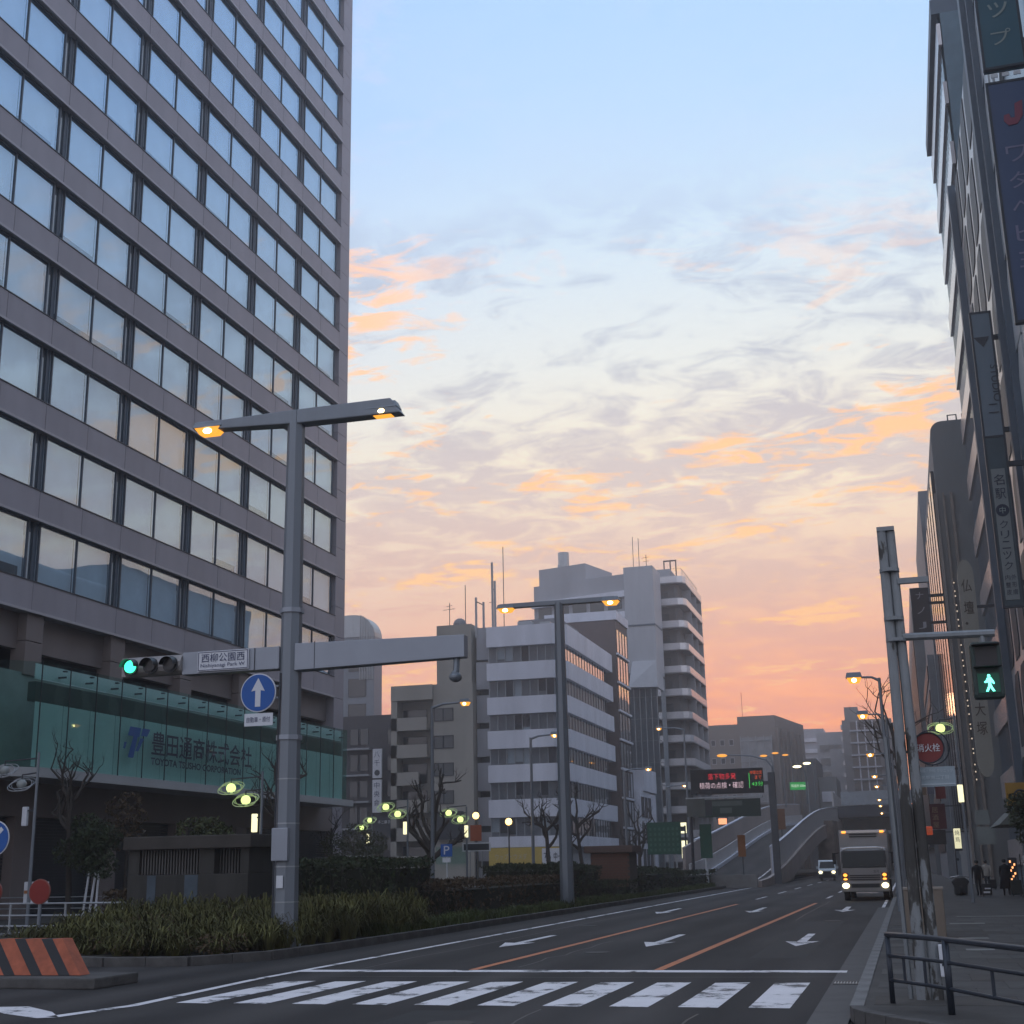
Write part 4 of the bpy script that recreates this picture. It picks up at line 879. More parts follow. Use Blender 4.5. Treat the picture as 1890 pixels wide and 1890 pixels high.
nb = thing('notice_board', 'small white notice with an orange stripe on the far guard rail', 'sign', (-33.2, 47, 1.0)); MB().box(-33.6, -32.5, 46.9, 46.94, .9, 1.75).build('board', m_signwhite, nb); MB().box(-33.58, -32.52, 46.885, 46.9, 1.3, 1.42).build('stripe', M('dull_orange', (.4, .16, .06), .6), nb)
m_kwall = M('stained_kiosk_wall', (.045, .042, .038), .9, var=.4, scale=.9, streak=1.2)
kk = thing('vent_kiosk', 'stained concrete ventilation kiosk with dark louvres and a flat roof', 'kiosk', (-21.4, 39, .15))
MB().box(-23.5, -19.35, 38.0, 40.4, .15, 1.92).build('base_wall', m_kwall, kk, bevel=.02)
MB().box(-23.62, -19.22, 37.85, 40.6, 2.68, 3.08).build('roof', M('dark_roof_concrete', (.055, .048, .042), .85, var=.25), kk, bevel=.03)
for (a, b) in ((-23.5, -23.12), (-21.05, -20.52), (-19.62, -19.35)): MB().box(a, b, 38.02, 40.4, 1.925, 2.68).build('pier', m_kwall, kk, bevel=.01)
for k in range(20): MB().box(-23.08 + k * .1, -23.04 + k * .1, 38.1, 38.2, 1.93, 2.68).build('louvre_bar', M('faded_louvre', (.09, .085, .08), .6), kk)
for k in range(9): MB().box(-20.48 + k * .1, -20.44 + k * .1, 38.3, 38.4, 1.93, 2.68).build('louvre_bar', MATS['faded_louvre'], kk)
MB().box(-23.45, -19.4, 38.6, 40.35, 1.93, 2.67).build('dark_core', m_black, kk)
for (a, b) in ((-22.8, -22.5), (-21.5, -21.05)): MB().box(a, b, 37.992, 38.0, .3, 1.9).build('damp_patch', M('blue_grey_damp', (.06, .08, .10), .7, var=.3), kk)
k2 = thing('brick_kiosk', 'small brown brick kiosk with a wide flat cap among the hedges', 'kiosk', (-16, 76, .15))
MB().box(-17.1, -14.9, 75, 77.2, .15, 2.6).build('core_wall', M('dark_mortar', (.10, .085, .075), .9), k2)
bk = MB().box(.008, .292, -.03, 0, .006, .142).mesh('brick', M('brown_brick', (.17, .085, .06), .8, var=.35, scale=1.5))
for j in range(16):
    for k in range(7): inst('brick', bk, k2, (-17.1 + k * .3 + (j % 2) * .1, 75, .16 + j * .15))
MB().box(-17.4, -14.65, 74.7, 77.5, 2.6, 2.98).build('cap', M('brown_cap', (.13, .085, .07), .7), k2, bevel=.03)
ps = thing('parking_sign', 'square blue parking sign with white P on a thin pole', 'road sign', (-20.47, 60, .15))
MB().box(-20.76, -20.20, 59.97, 60, 2.46, 3.02).build('face', m_blue, ps); text('lettering', 'P', ps, m_signwhite, (-20.6, 59.97, 2.56), UX, UZ, .27, .38); MB().box(-20.68, -20.28, 59.975, 60, 2.2, 2.42).build('plate', m_signwhite, ps); MB().tube([(-20.48, 60.04, .15), (-20.48, 60.04, 2.9)], .03, 8).build('pole', m_signwhite, ps)
ow = thing('one_way_sign', 'orange banner and white one way board on poles near the beige apartments', 'sign', (-27, 84, .15))
MB().box(-27.05, -26.3, 84, 84.03, 3.6, 4.6).build('banner', M('orange_red_banner', (.45, .11, .05), .6), ow); MB().box(-27.6, -25.7, 84, 84.04, 2.95, 3.5).build('frame', m_signwhite, ow); MB().box(-27.5, -25.8, 83.985, 84, 3.03, 3.42).build('board', m_dark, ow); MB().tube([(-27.1, 84.06, .15), (-27.1, 84.06, 3.5)], .04, 6).tube([(-26.3, 84.06, .15), (-26.3, 84.06, 3.5)], .04, 6).build('pole', m_steel, ow)

# ------------------------------------------------------------------ hedges, grass and trees
def leafmat(name, col): return M(name, col, .7, var=.85, scale=5, spec=.25)
m_leaf = leafmat('dark_hedge_leaf', (.034, .046, .020)); m_leaf2 = leafmat('olive_leaf', (.06, .068, .028)); m_leaf3 = leafmat('russet_leaf', (.075, .05, .028)); m_grass = M('dry_olive_blade', (.085, .082, .028), .8, var=.75, scale=.9, spec=.2); m_weed = M('green_weed', (.065, .082, .024), .8, var=.45, scale=.8, spec=.2)
m_bark = M('dark_bark', (.05, .042, .036), .9, var=.3, scale=5, bump=.3, bscale=20)
def leaf_cloud(b, rnd, c, r, n, s, box=False, zsq=1.):
    for _ in range(n):
        if box:
            f = rnd.choice('xyztttu'); p = [rnd.uniform(-1, 1) for _ in range(3)]
            if f == 'x': p[0] = rnd.choice((-1, 1)) * rnd.uniform(.82, 1)
            elif f in 'yu': p[1] = -rnd.uniform(.8, 1)
            elif f == 't': p[2] = rnd.uniform(.8, 1)
            q = Vector((c[0] + p[0] * r[0], c[1] + p[1] * r[1], c[2] + p[2] * r[2]))
            k = mnoise.noise(q * .9); q.z += k * .22 * (1 if p[2] > 0 else .2); q.y += mnoise.noise(q * .8 + Vector((9, 2, 1))) * .2
        else:
            v = Vector((rnd.gauss(0, 1), rnd.gauss(0, 1), rnd.gauss(0, 1))).normalized() * rnd.uniform(.35, 1) ** .5
            q = Vector((c[0] + v.x * r[0], c[1] + v.y * r[1], c[2] + v.z * r[2]))
        a = Vector((rnd.gauss(0, 1), rnd.gauss(0, 1), rnd.gauss(0, .8))).normalized(); e_ = a.orthogonal().normalized()
        e_ = (Matrix.Rotation(rnd.uniform(0, 6.28), 3, a) @ e_); g_ = a.cross(e_); w = s * rnd.uniform(.5, 1.3)
        b.quad(q - e_ * w, q - g_ * w * .45, q + e_ * w, q + g_ * w * .45)
def hedge(label, x0, x1, y0, y1, h, n=4200, s=.085, mat=None, seed=1):
    rnd = random.Random(seed); t = thing('hedge', label, 'hedge', ((x0 + x1) / 2, (y0 + y1) / 2, .15), 'clipped hedges on the planting bed')
    b = MB(); leaf_cloud(b, rnd, ((x0 + x1) / 2, (y0 + y1) / 2, .15 + h / 2), ((x1 - x0) / 2, (y1 - y0) / 2, h / 2), n, s, True)
    b.build('foliage', mat or m_leaf, t)
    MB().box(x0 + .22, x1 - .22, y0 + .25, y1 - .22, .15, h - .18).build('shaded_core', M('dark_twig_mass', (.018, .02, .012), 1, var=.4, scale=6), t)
    tw_ = MB()
    for _ in range(40):
        px, py = rnd.uniform(x0, x1), y0 + rnd.uniform(0, .3); tw_.tube([(px, py, .2), (px + rnd.uniform(-.2, .2), py - .1, h * .6), (px + rnd.uniform(-.4, .4), py - rnd.uniform(-.2, .3), h + rnd.uniform(-.1, .25))], [.012, .009, .004], 4, False)
    tw_.build('twigs', m_bark, t)
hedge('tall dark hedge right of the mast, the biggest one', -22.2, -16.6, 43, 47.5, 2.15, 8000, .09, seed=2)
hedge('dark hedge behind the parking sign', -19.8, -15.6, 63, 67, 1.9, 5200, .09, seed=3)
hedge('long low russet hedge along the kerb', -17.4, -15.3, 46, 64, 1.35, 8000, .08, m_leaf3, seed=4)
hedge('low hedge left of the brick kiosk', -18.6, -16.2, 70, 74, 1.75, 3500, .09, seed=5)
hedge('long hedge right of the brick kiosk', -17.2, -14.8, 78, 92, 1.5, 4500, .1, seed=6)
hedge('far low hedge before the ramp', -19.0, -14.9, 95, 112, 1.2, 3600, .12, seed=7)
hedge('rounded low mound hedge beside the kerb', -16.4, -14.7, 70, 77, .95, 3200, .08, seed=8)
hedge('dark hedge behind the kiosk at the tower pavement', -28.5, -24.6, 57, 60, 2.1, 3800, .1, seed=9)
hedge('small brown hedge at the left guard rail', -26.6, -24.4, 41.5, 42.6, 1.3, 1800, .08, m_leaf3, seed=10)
def blades(name, n, region, hfun, mat, seed, w=.018, clump=.12):
    rnd = random.Random(seed); b = MB(); k = 0
    while k < n:
        x, y = region(rnd)
        if x is None: continue
        for _ in range(6):
            bx, by = x + rnd.gauss(0, clump), y + rnd.gauss(0, clump); h = hfun(bx, by) * rnd.uniform(.55, 1.15); a = rnd.uniform(0, 6.28); l = h * rnd.uniform(.25, 1.15)
            dx, dy = math.cos(a) * l, math.sin(a) * l; px, py = -math.sin(a) * w, math.cos(a) * w
            i = len(b.v); b.v += [(bx - px, by - py, .13), (bx + px, by + py, .13), (bx + dx * .35 + px * .8, by + dy * .35 + py * .8, .13 + h * .7), (bx + dx * .35 - px * .8, by + dy * .35 - py * .8, .13 + h * .7), (bx + dx, by + dy, .13 + h * (1 - .25 * l / h))]
            b.f += [(i, i + 1, i + 2, i + 3), (i + 3, i + 2, i + 4)]; k += 1
    return tag(b.build(name, mat), None, None, kind='stuff')
def nose(r):
    x, y = r.uniform(-21.5, -14.5), r.uniform(27.6, 41)
    lim = 27.5 + max(0, (-17 - x)) * .42 + max(0, x + 15.4) * 2.0
    return (x, y) if y > lim + .25 and not (x > -14.5) and not (x < -19.2 and y > 37.6) else (None, None)
def nh(x, y): return .50 + .52 * min(1, max(0, (y - 28) / 6)) + .26 * mnoise.noise(Vector((x, y, 0)) * .75) + .12 * mnoise.noise(Vector((x, y, 4)) * 2.2)
def clumps(name, n, seed):
    rnd = random.Random(seed); b = MB(); k = 0
    while k < n:
        x, y = nose(rnd)
        if x is None: continue
        k += 1; H = nh(x, y) * rnd.uniform(.8, 1.12); rr = rnd.uniform(.7, 1.2)
        for _ in range(rnd.randint(26, 46)):
            a = rnd.uniform(0, 6.28); h = H * rnd.uniform(.45, 1.05); l = rr * rnd.uniform(.25, .75); w = rnd.uniform(.010, .021); ca, sa = math.cos(a), math.sin(a)
            bx, by = x + ca * .08, y + sa * .08; up_ = rnd.uniform(.35, .95); i = len(b.v)
            for (f, z, ww) in ((0, 0, .8), (.28, h * .8, 1), (.68, h, .9), (1.0, h * up_, .12)):
                px, py = bx + ca * l * f, by + sa * l * f; b.v += [(px - sa * w * ww, py + ca * w * ww, .13 + z), (px + sa * w * ww, py - ca * w * ww, .13 + z)]
            for q in range(3): b.f.append((i + q * 2, i + q * 2 + 1, i + q * 2 + 3, i + q * 2 + 2))
    return tag(b.build(name, m_grass), 'shaggy arching clumps of dry ornamental grass filling the nose of the planting bed', None, kind='stuff')
gr = clumps('ornamental_grass', 620, 5)
sh_ = MB(); rs = random.Random(44)
for k in range(60):
    x, y = nose(rs)
    if x is not None: leaf_cloud(sh_, rs, (x, y, .13 + nh(x, y) * .5), (.5, .5, nh(x, y) * .5), 110, .05)
o = tag(sh_.build('low_shrub_leaves', m_leaf3), 'russet low shrub leaves scattered among the ornamental grass', None, kind='stuff')
wd = blades('kerbside_weeds', 16000, lambda r: (-14.35 - abs(r.gauss(0, .75)), 36 + 70 * r.random() ** 1.5), lambda x, y: .38 + .25 * mnoise.noise(Vector((x * .7, y * .35, 3))), m_weed, 6, .014)
wd['label'] = 'ragged green weeds growing along the planting bed kerb'
gb = blades('bed_groundcover', 9000, lambda r: (r.uniform(-26.8, -15), r.uniform(36, 100)), lambda x, y: .3, m_weed, 8, .02)
gb['label'] = 'dark low ground cover on the planting bed'

def limb(b, rnd, p, d, L, r, depth, knob=True):
    pts, rad = [p], [r]; n = 4
    for k in range(n):
        d = (d + Vector((rnd.gauss(0, .22), rnd.gauss(0, .22), rnd.gauss(.08, .16)))).normalized(); p = p + d * (L / n); pts.append(p); rad.append(r * (1 - .4 * (k + 1) / n))
    b.tube(pts, [q * 1.25 for q in rad], 6)
    if depth == 0:
        if knob: b.ball(tuple(p), rad[-1] * 2.1, rad[-1] * 2.1, rad[-1] * 1.8, 6, 4)
        for _ in range(5):
            e_ = p + Vector((rnd.gauss(0, .16), rnd.gauss(0, .12), rnd.uniform(.12, .42))); b.tube([p, p.lerp(e_, .5) + Vector((rnd.gauss(0, .03), 0, 0)), e_], [rad[-1] * .5, rad[-1] * .32, rad[-1] * .12], 4, False)
        return
    for j in range(rnd.choice((2, 3, 3))):
        q = pts[rnd.choice((2, 3, 4))]; a = Vector((rnd.gauss(0, 1), rnd.gauss(0, .6), rnd.gauss(.5, .5))).normalized()
        limb(b, rnd, q, (d * .55 + a * .8).normalized(), L * rnd.uniform(.38, .6), rad[-1] * .85, depth - 1)
def bare_tree(label, x, y, h, seed, spread=1., lean=0., fork=.35, r=.16):
    rnd = random.Random(seed); t = thing('bare_tree', label, 'tree', (x, y, .1), 'hard pruned bare street trees')
    tr = MB(); f = h * fork
    pts = [Vector((x, y, .1)), Vector((x + lean * .2, y, f * .5)), Vector((x + lean * .5, y, f)), Vector((x + lean * .8, y, f * 1.7)), Vector((x + lean, y, h * .72))]
    tr.tube(pts, [r * 1.25, r, r * .9, r * .7, r * .45], 8).build('trunk', m_bark, t)
    cr = MB()
    for k in range(7):
        s = rnd.uniform(.0, 1); q = pts[2].lerp(pts[3], s * 2) if s < .5 else pts[3].lerp(pts[4], s * 2 - 1)
        a = rnd.uniform(-.5, .5) + (0 if k % 2 else math.pi)
        limb(cr, rnd, q, Vector((math.cos(a) * spread, math.sin(a) * .6, rnd.uniform(.5, 1.1))).normalized(), h * rnd.uniform(.22, .34), r * (.62 - .25 * s), 2)
    limb(cr, rnd, pts[4], Vector((0, 0, 1)), h * .25, r * .42, 2)
    cr.build('bare_branches', m_bark, t); return t
bare_tree('big forked bare tree in front of the beige apartments', -28.2, 78, 7.4, 21, 1.0, .9, .3, .24)
bare_tree('left of two bare trees at the ribbon window office', -24.6, 95, 6.3, 22, 1.1, -.3, .4, .17)
bare_tree('right of two bare trees at the ribbon window office', -23.2, 100, 7.6, 23, .8, -.6, .3, .17)
bare_tree('bare tree left of the green direction sign', -23.9, 125, 7.0, 24, .7, .1, .35, .17)
bare_tree('slim bare tree beside the ramp foot', -20.8, 150, 5.6, 25, .9, .2, .3, .14)
bare_tree('dark bare tree before the tower shutters', -33.6, 50, 6.4, 26, .8, -.4, .5, .12)
bare_tree('dark bare tree with knobbly branches behind the tall mast', -25.9, 53, 5.6, 27, 1.2, .3, .6, .12)
bare_tree('small bare tree at the right end of the tower', -38, 86.5, 5.6, 28, .8, .2, .5, .08)
bare_tree('slim bare kerbside tree left of the right signal poles', .1, 100, 12.2, 30, .55, -.5, .55, .12)
def leafy(label, x, y, h, r, n, seed, mat=m_leaf, trunk=.09, z0=.15):
    rnd = random.Random(seed); t = thing('leafy_tree', label, 'tree', (x, y, z0))
    MB().tube([(x, y, z0), (x + .05, y, h * .5), (x, y, h * .8)], [trunk, trunk * .8, trunk * .4], 7).build('trunk', m_bark, t)
    b = MB()
    for k in range(9): leaf_cloud(b, rnd, (x + rnd.uniform(-r, r) * .6, y + rnd.uniform(-r, r) * .5, h * rnd.uniform(.55, .98)), (r * .5, r * .5, r * .42), n // 9, .1)
    b.build('crown', mat, t)
leafy('dark evergreen in front of the tower shutters', -32.4, 50, 4.0, 1.5, 3000, 31)
leafy('ragged brown leaved tree above the evergreen', -32.6, 52.5, 5.9, 1.1, 900, 32, m_leaf3)
leafy('dark shrub tree behind the concrete kiosk', -25.2, 46, 3.9, 1.2, 1900, 33, m_leaf2)
leafy('green tree at the right end of the tower', -36, 86, 4.6, 2.2, 2600, 34, m_leaf2)
leafy('dark green tree overhanging the right pavement shops', 4.9, 57, 4.4, 1.1, 2000, 35)
tst = thing('tree_stakes', 'pale wooden tree stakes wrapped round the evergreen trunk', 'tree support', (-32.2, 49.5, .15))
for (a, b) in ((-32.5, -32.4), (-32.2, -32.1), (-31.9, -31.95)): MB().tube([(a, 49.3, .15), (b, 49.5, 2.1)], .05, 6).build('stake', m_signwhite, tst)
# ------------------------------------------------------------------ elevated ramp and viaduct
rp = thing('elevated_ramp', 'curving concrete ramp with high panelled walls climbing to the elevated road', 'ramp', (-15, 150, 0))
m_rwall = M('warm_grey_wall', (.42, .35, .32), .7, var=.15, scale=.4, streak=.4); m_rpan = M('pale_noise_panel', (.62, .59, .58), .5, var=.08, scale=.5)
def zd(y): t = max(0., y - 112); return .25 + 8.9 * (1 - math.exp(-(t / 78) ** 1.55))          # deck height
def xc(y): return 0.0 if y < 190 else (y - 190) ** 2 * .0006
ys = [110 + k * 7 for k in range(19)]
def ribbon(nm, mat, fx0, fx1, z0, z1, ya=0, yb=999, gap=.0):
    for a, b in zip(ys, ys[1:]):
        if a < ya or b > yb: continue
        P = [(fx0 + xc(a), a + gap, z0(a)), (fx1 + xc(a), a + gap, z0(a)), (fx1 + xc(b), b - gap, z0(b)), (fx0 + xc(b), b - gap, z0(b)), (fx0 + xc(a), a + gap, z1(a)), (fx1 + xc(a), a + gap, z1(a)), (fx1 + xc(b), b - gap, z1(b)), (fx0 + xc(b), b - gap, z1(b))]
        MB().hexa(P).build(nm, mat, rp)
ribbon('deck_slab', m_conc, -18.4, -11.6, lambda y: max(zd(y) - 1.3, -.02) if y > 150 else -.02, lambda y: zd(y) - .05)
ribbon('deck_asphalt', m_asph, -18.0, -12.0, lambda y: zd(y) - .05, lambda y: zd(y))
ribbon('left_wall_panel', m_rwall, -18.6, -18.35, lambda y: zd(y) - .3, lambda y: zd(y) + 2.9 + .3 * (y > 118), 117, gap=.02)
ribbon('right_wall_panel', m_rpan, -11.85, -11.65, lambda y: zd(y) + .0, lambda y: zd(y) + 2.45, 124, gap=.025)
ribbon('right_wall_base', m_rwall, -11.62, -11.3, lambda y: max(zd(y) - 1.6, 0), lambda y: zd(y) + .25, 110)
ribbon('top_rail', m_white, -18.62, -18.32, lambda y: zd(y) + 3.2, lambda y: zd(y) + 3.34, 124); ribbon('top_rail', m_white, -11.88, -11.6, lambda y: zd(y) + 2.45, lambda y: zd(y) + 2.57, 124)
ribbon('inner_barrier', m_rpan, -18.1, -17.95, lambda y: zd(y) + .35, lambda y: zd(y) + 1.5, 112); ribbon('inner_kerb', m_white, -17.93, -17.7, lambda y: zd(y), lambda y: zd(y) + .34, 112)
ribbon('lane_line', m_paint, -12.7, -12.55, lambda y: zd(y) + .004, lambda y: zd(y) + .02, 112)
MB().box(-18.4, -11.5, 108.6, 109.2, 0, 1.0).build('end_block', m_conc, rp)
MB().tube([(-11.6, 124, .2), (-11.6, 124, zd(124) + 2.7)], .14, 8).build('end_post', m_white, rp)
ob = thing('orange_delineator_board', 'dull orange warning board standing at the ramp entry', 'sign', (-13.5, 118, .3)); MB().box(-13.95, -13.3, 118, 118.05, 2.4, 4.2).build('board', M('dull_orange_board', (.36, .13, .03), .6), ob); MB().tube([(-13.6, 118.08, .3), (-13.6, 118.08, 4.2)], .05, 6).build('post', m_dark, ob)
ob = thing('brown_marker_board', 'brown marker board farther up the ramp', 'sign', (-14, 165, zd(165))); MB().box(-14.6, -13.7, 165, 165.06, zd(165) + 1.6, zd(165) + 4).build('board', M('brown_board', (.2, .09, .04), .6), ob); MB().tube([(-14.2, 165.08, zd(165)), (-14.2, 165.08, zd(165) + 4)], .06, 6).build('post', m_dark, ob)
vd = thing('elevated_road', 'dark elevated road on wide piers running above the street', 'viaduct', (-4, 230, 0))
MB().box(-11.2, 2.6, 232, 420, 8.6, 10.6).build('girder', M('dark_grey_girder', (.10, .105, .12), .7), vd)  # girder in one even dark grey
for (x0, x1) in ((-11.4, -11.15), (2.55, 2.8)): MB().box(x0, x1, 231.8, 420, 10.6, 13.0).build('parapet', m_rpan, vd)
MB().box(-11.15, 2.55, 238, 420, 10.62, 10.66).build('deck_asphalt', m_asph, vd)
for y in (236, 268, 300): MB().box(-11.3, 2.7, y, y + 2.4, 6.8, 8.58).build('pier_cap', m_conc, vd); MB().box(-9.6, -7.4, y, y + 2.2, 0, 6.78).box(.2, 2.2, y, y + 2.2, 0, 6.78).build('pier', m_conc, vd)
MB().box(-11.2, 2.6, 231.7, 231.95, 8.8, 10.55).build('girder_face', M('dark_blue_girder', (.07, .08, .10), .6), vd)
MB().box(-9.9, 1.6, 231.5, 231.7, 10.7, 12.9).build('screen_panel', M('pale_blue_screen', (.40, .44, .48), .5), vd); MB().box(-9.8, 1.0, 231.2, 231.5, 6.0, 6.5).build('height_bar', m_steel, vd)
rw = thing('ramp_retaining_wall', 'rough stone faced pier under the ramp crest', 'retaining wall', (-10, 205, 0)); MB().prism([(-12.6, 205), (-10.2, 205.4), (-9.8, 210), (-12.6, 210)], 0, 7.6).build('stone_face', M('rough_tan_stone', (.26, .20, .17), .9, var=.45, scale=.8, bump=.6, bscale=3), rw)

# LED traffic board on its gantry, sign below, direction boards
lb = thing('led_traffic_board', 'black LED traffic board with red and white characters on a dark gantry', 'message board', (-14, 115, .15))
MB().box(-17.25, -11.15, 114.9, 115.4, 7.55, 9.62).build('casing', m_black, lb, bevel=.03)
def led(s, col, x, z, w, h, k): text('lettering', s, lb, E('led_' + k, col, .95), (x, 114.89, z), UX, UZ, w, h, bold=-.012)
led('落下物多発', (1, .03, .05), -15.75, 8.75, 2.35, .5, 'red'); led('積荷の点検・確認', (1, .72, .82), -16.5, 8.0, 3.7, .52, 'pink')
led('中環立交', (1, .12, .03), -12.2, 9.08, 1.0, .3, 'orange'); led('まで', (1, .12, .03), -11.8, 8.68, .55, .3, 'orange'); led('43分', (.1, .95, .15), -12.1, 8.12, .95, .36, 'green')
MB().box(-12.3, -12.27, 114.88, 114.9, 7.95, 9.2).build('divider', E('led_green', (.1, .95, .15), 1.2), lb)
MB().box(-16.9, -11.3, 114.8, 115.5, 7.2, 7.34).build('walkway', m_steel, lb)
MB().box(-10.75, -10.2, 115.0, 115.5, .15, 9.2).build('column', M('dark_gantry_steel', (.10, .105, .115), .5), lb); MB().box(-17, -10.75, 115.1, 115.4, 8.2, 8.5).build('beam', MATS['dark_gantry_steel'], lb)
MB().box(-16.75, -11.5, 114.95, 115.05, 5.65, 7.1).build('lower_sign', M('dark_green_sign', (.025, .05, .04), .5), lb)
for (x0, x1, z0, z1) in ((-15.6, -13.0, 6.55, 6.95), (-14.9, -13.9, 5.95, 6.4)): MB().box(x0, x1, 114.94, 114.95, z0, z1).build('panel', M('dull_sign_panel', (.12, .15, .13), .5), lb)
gd = thing('green_direction_board', 'large dark green direction board on posts before the street crossing', 'road sign', (-20.6, 120, .15))
MB().box(-22.1, -19.1, 119.9, 120, 2.75, 5.5).build('board', M('deep_green_sheet', (.012, .09, .055), .5), gd)
for j in range(5):
    for k in range(7): MB().box(-21.9 + k * .4, -21.72 + k * .4, 119.88, 119.9, 3.0 + j * .45, 3.25 + j * .45).build('faded_character', M('faded_green_print', (.06, .17, .11), .6), gd)
for x in (-21.6, -19.6): MB().tube([(x, 120.08, .15), (x, 120.08, 5.4)], .07, 6).build('post', m_steel, gd)
g2 = thing('narrow_green_board', 'narrow dark green board on a white post beside the signal box', 'road sign', (-14.9, 106, .15)); MB().box(-15.4, -14.5, 105.9, 106, 2.3, 4.85).build('board', MATS['deep_green_sheet'], g2); MB().tube([(-15.0, 106.06, .15), (-15.0, 106.06, 2.4)], .1, 6).build('post', m_signwhite, g2)
sb = thing('sign_back', 'grey square back of a road sign with a camera on top', 'road sign', (-15.5, 105, .15)); MB().box(-16.15, -14.75, 104.9, 105, 5.4, 6.75).build('panel', M('dull_sign_back', (.13, .135, .12), .6), sb); MB().box(-16.2, -14.7, 104.85, 104.92, 6.75, 6.85).build('frame', m_steel, sb); MB().tube([(-15.9, 105.08, .15), (-15.9, 105.08, 6.8)], .12, 8).build('post', m_dark, sb); MB().hexa([(-15.6, 104.5, 7.1), (-15.2, 104.5, 7.0), (-15.2, 105, 7.0), (-15.6, 105, 7.1), (-15.7, 104.5, 7.35), (-15.25, 104.5, 7.25), (-15.25, 105, 7.25), (-15.7, 105, 7.35)]).build('camera_housing', m_dark, sb)
MB().box(-14.7, -14.2, 104.95, 105.05, 5.5, 6.6).build('side_signal', m_dark, sb)
eb = thing('green_toll_sign', 'small glowing green toll gate sign on a pole over the ramp', 'road sign', (-13.6, 190, 8)); MB().box(-14.8, -12.5, 189.9, 190, 11.4, 12.45).build('panel', E('lit_green_sheet', (.05, .6, .14), .45), eb); text('lettering', '料金所 200m', eb, E('lit_white_print', (.8, 1, .8), .9), (-14.6, 189.88, 11.75), UX, UZ, 1.9, .42); MB().tube([(-12.4, 190.1, 7), (-12.4, 190.1, 12.5)], .07, 6).build('post', m_steel, eb)
def small_signal(label, x, y, z, col):
    t = thing('far_traffic_light', label, 'traffic light', (x, y, z), 'far green traffic lights'); MB().box(x - .62, x + .62, y, y + .3, z - .22, z + .22).build('housing', m_dark, t); MB().disc((x - .35, y - .05, z), (0, -1, 0), .26, .04).build('lens', col, t); MB().tube([(x + .6, y + .15, .15), (x + .6, y + .15, z + .3)], .08, 6).build('post', m_dark, t)
E_cyan = E('cyan_green_lens', (.05, 1, .68), 3.5)
small_signal('far green traffic light between the two green boards', -20.6, 128, 5.1, E_cyan); small_signal('far green traffic light at the foot of the ramp wall', -21.3, 152, 4.9, E_cyan)
# street crossing glow: lit shop signs far down the cross street
for (x, y, z0, z1, w, s, lab) in ((-22.2, 141, 4.9, 6.1, .8, (1, .95, .6), 'upper lit cream shop sign at the far crossing'), (-22.3, 142, 2.4, 4.3, .7, (1, 1, .65), 'lower lit cream shop sign at the far crossing'), (-21.4, 144, 3.3, 4.0, 1.6, (1, .9, .3), 'lit yellow shop sign at the far crossing'), (-19.7, 146, 3.5, 4.1, .8, (1, .55, .25), 'small lit orange shop sign at the far crossing'), (-12.9 - 7.6, 160, 6.2, 7.0, 1.1, (1, .4, .2), 'lit salmon shop sign behind the ramp wall'), (-21.8, 143, .9, 1.5, .5, (1, 1, .9), 'tiny lit white shop sign low at the far crossing')):
    t = thing('lit_shop_sign', lab, 'shop sign', (x, y, z0)); MB().box(x - w / 2, x + w / 2, y, y + .3, z0, z1).build('casing', m_dark, t, bevel=.02); k = lab.split()[1] + lab.split()[2] + '_glow'; MB().box(x - w * .44, x + w * .44, y - .02, y - .002, z0 + .06, z1 - .06).build('face', E(k, s, 1.6), t)

# ------------------------------------------------------------------ vehicles
tk = thing('box_truck', 'grey box truck with lit headlamps coming toward the camera in the kerb lane', 'truck', (-2.15, 71, 0))
m_cab = M('silver_beige_cab_paint', (.27, .25, .24), .3, var=.04, spec=.6); m_body = M('aluminium_box_body', (.34, .325, .32), .45, metal=.2, var=.10, streak=.6); m_wind = M('dark_windscreen', (.010, .014, .016), .12, var=0, spec=.28); m_chrome = M('dull_chrome', (.5, .48, .46), .2, metal=.9, var=0)
X0, X1 = -3.33, -.97
MB().box(X0 - .02, X1 + .02, 72.1, 78.6, 1.0, 3.42).build('cargo_box', m_body, tk, bevel=.03)
MB().box(X0 + .05, X1 - .05, 72.04, 72.1, 3.28, 3.40).build('box_top_rail', m_chrome, tk)
for z in (3.18, 3.07): MB().box(X0 + .5, X1 - .5, 72.05, 72.1, z, z + .05).build('vent_slot', m_black, tk)
prof = [(0, .55), (0, 1.55), (.16, 2.35), (.35, 2.52), (1.1, 2.58), (1.1, .55)]           # cab side profile (depth, height)
MB().extr(prof, (X0 + .06, 70.2, 0), UY, UZ, (X1 - X0 - .12, 0, 0)).build('cab', m_cab, tk, bevel=.06)
MB().hexa([(X0 + .12, 70.185, 1.56), (X1 - .12, 70.185, 1.56), (X1 - .12, 70.22, 1.56), (X0 + .12, 70.22, 1.56), (X0 + .2, 70.335, 2.32), (X1 - .2, 70.335, 2.32), (X1 - .2, 70.37, 2.32), (X0 + .2, 70.37, 2.32)]).build('windscreen', m_wind, tk, bevel=.02)
MB().tube([(X0 + .2, 70.42, 2.47), (X0 + .5, 70.40, 2.53), (X1 - .5, 70.40, 2.53), (X1 - .2, 70.42, 2.47)], .045, 6).build('visor_trim', m_chrome, tk)
MB().hexa([(X0 + .07, 70.2, 1.5), (X1 - .07, 70.2, 1.5), (X1 - .07, 70.25, 1.5), (X0 + .07, 70.25, 1.5), (X0 + .12, 70.345, 2.38), (X1 - .12, 70.345, 2.38), (X1 - .12, 70.39, 2.38), (X0 + .12, 70.39, 2.38)]).build('windscreen_surround', m_black, tk, bevel=.03)
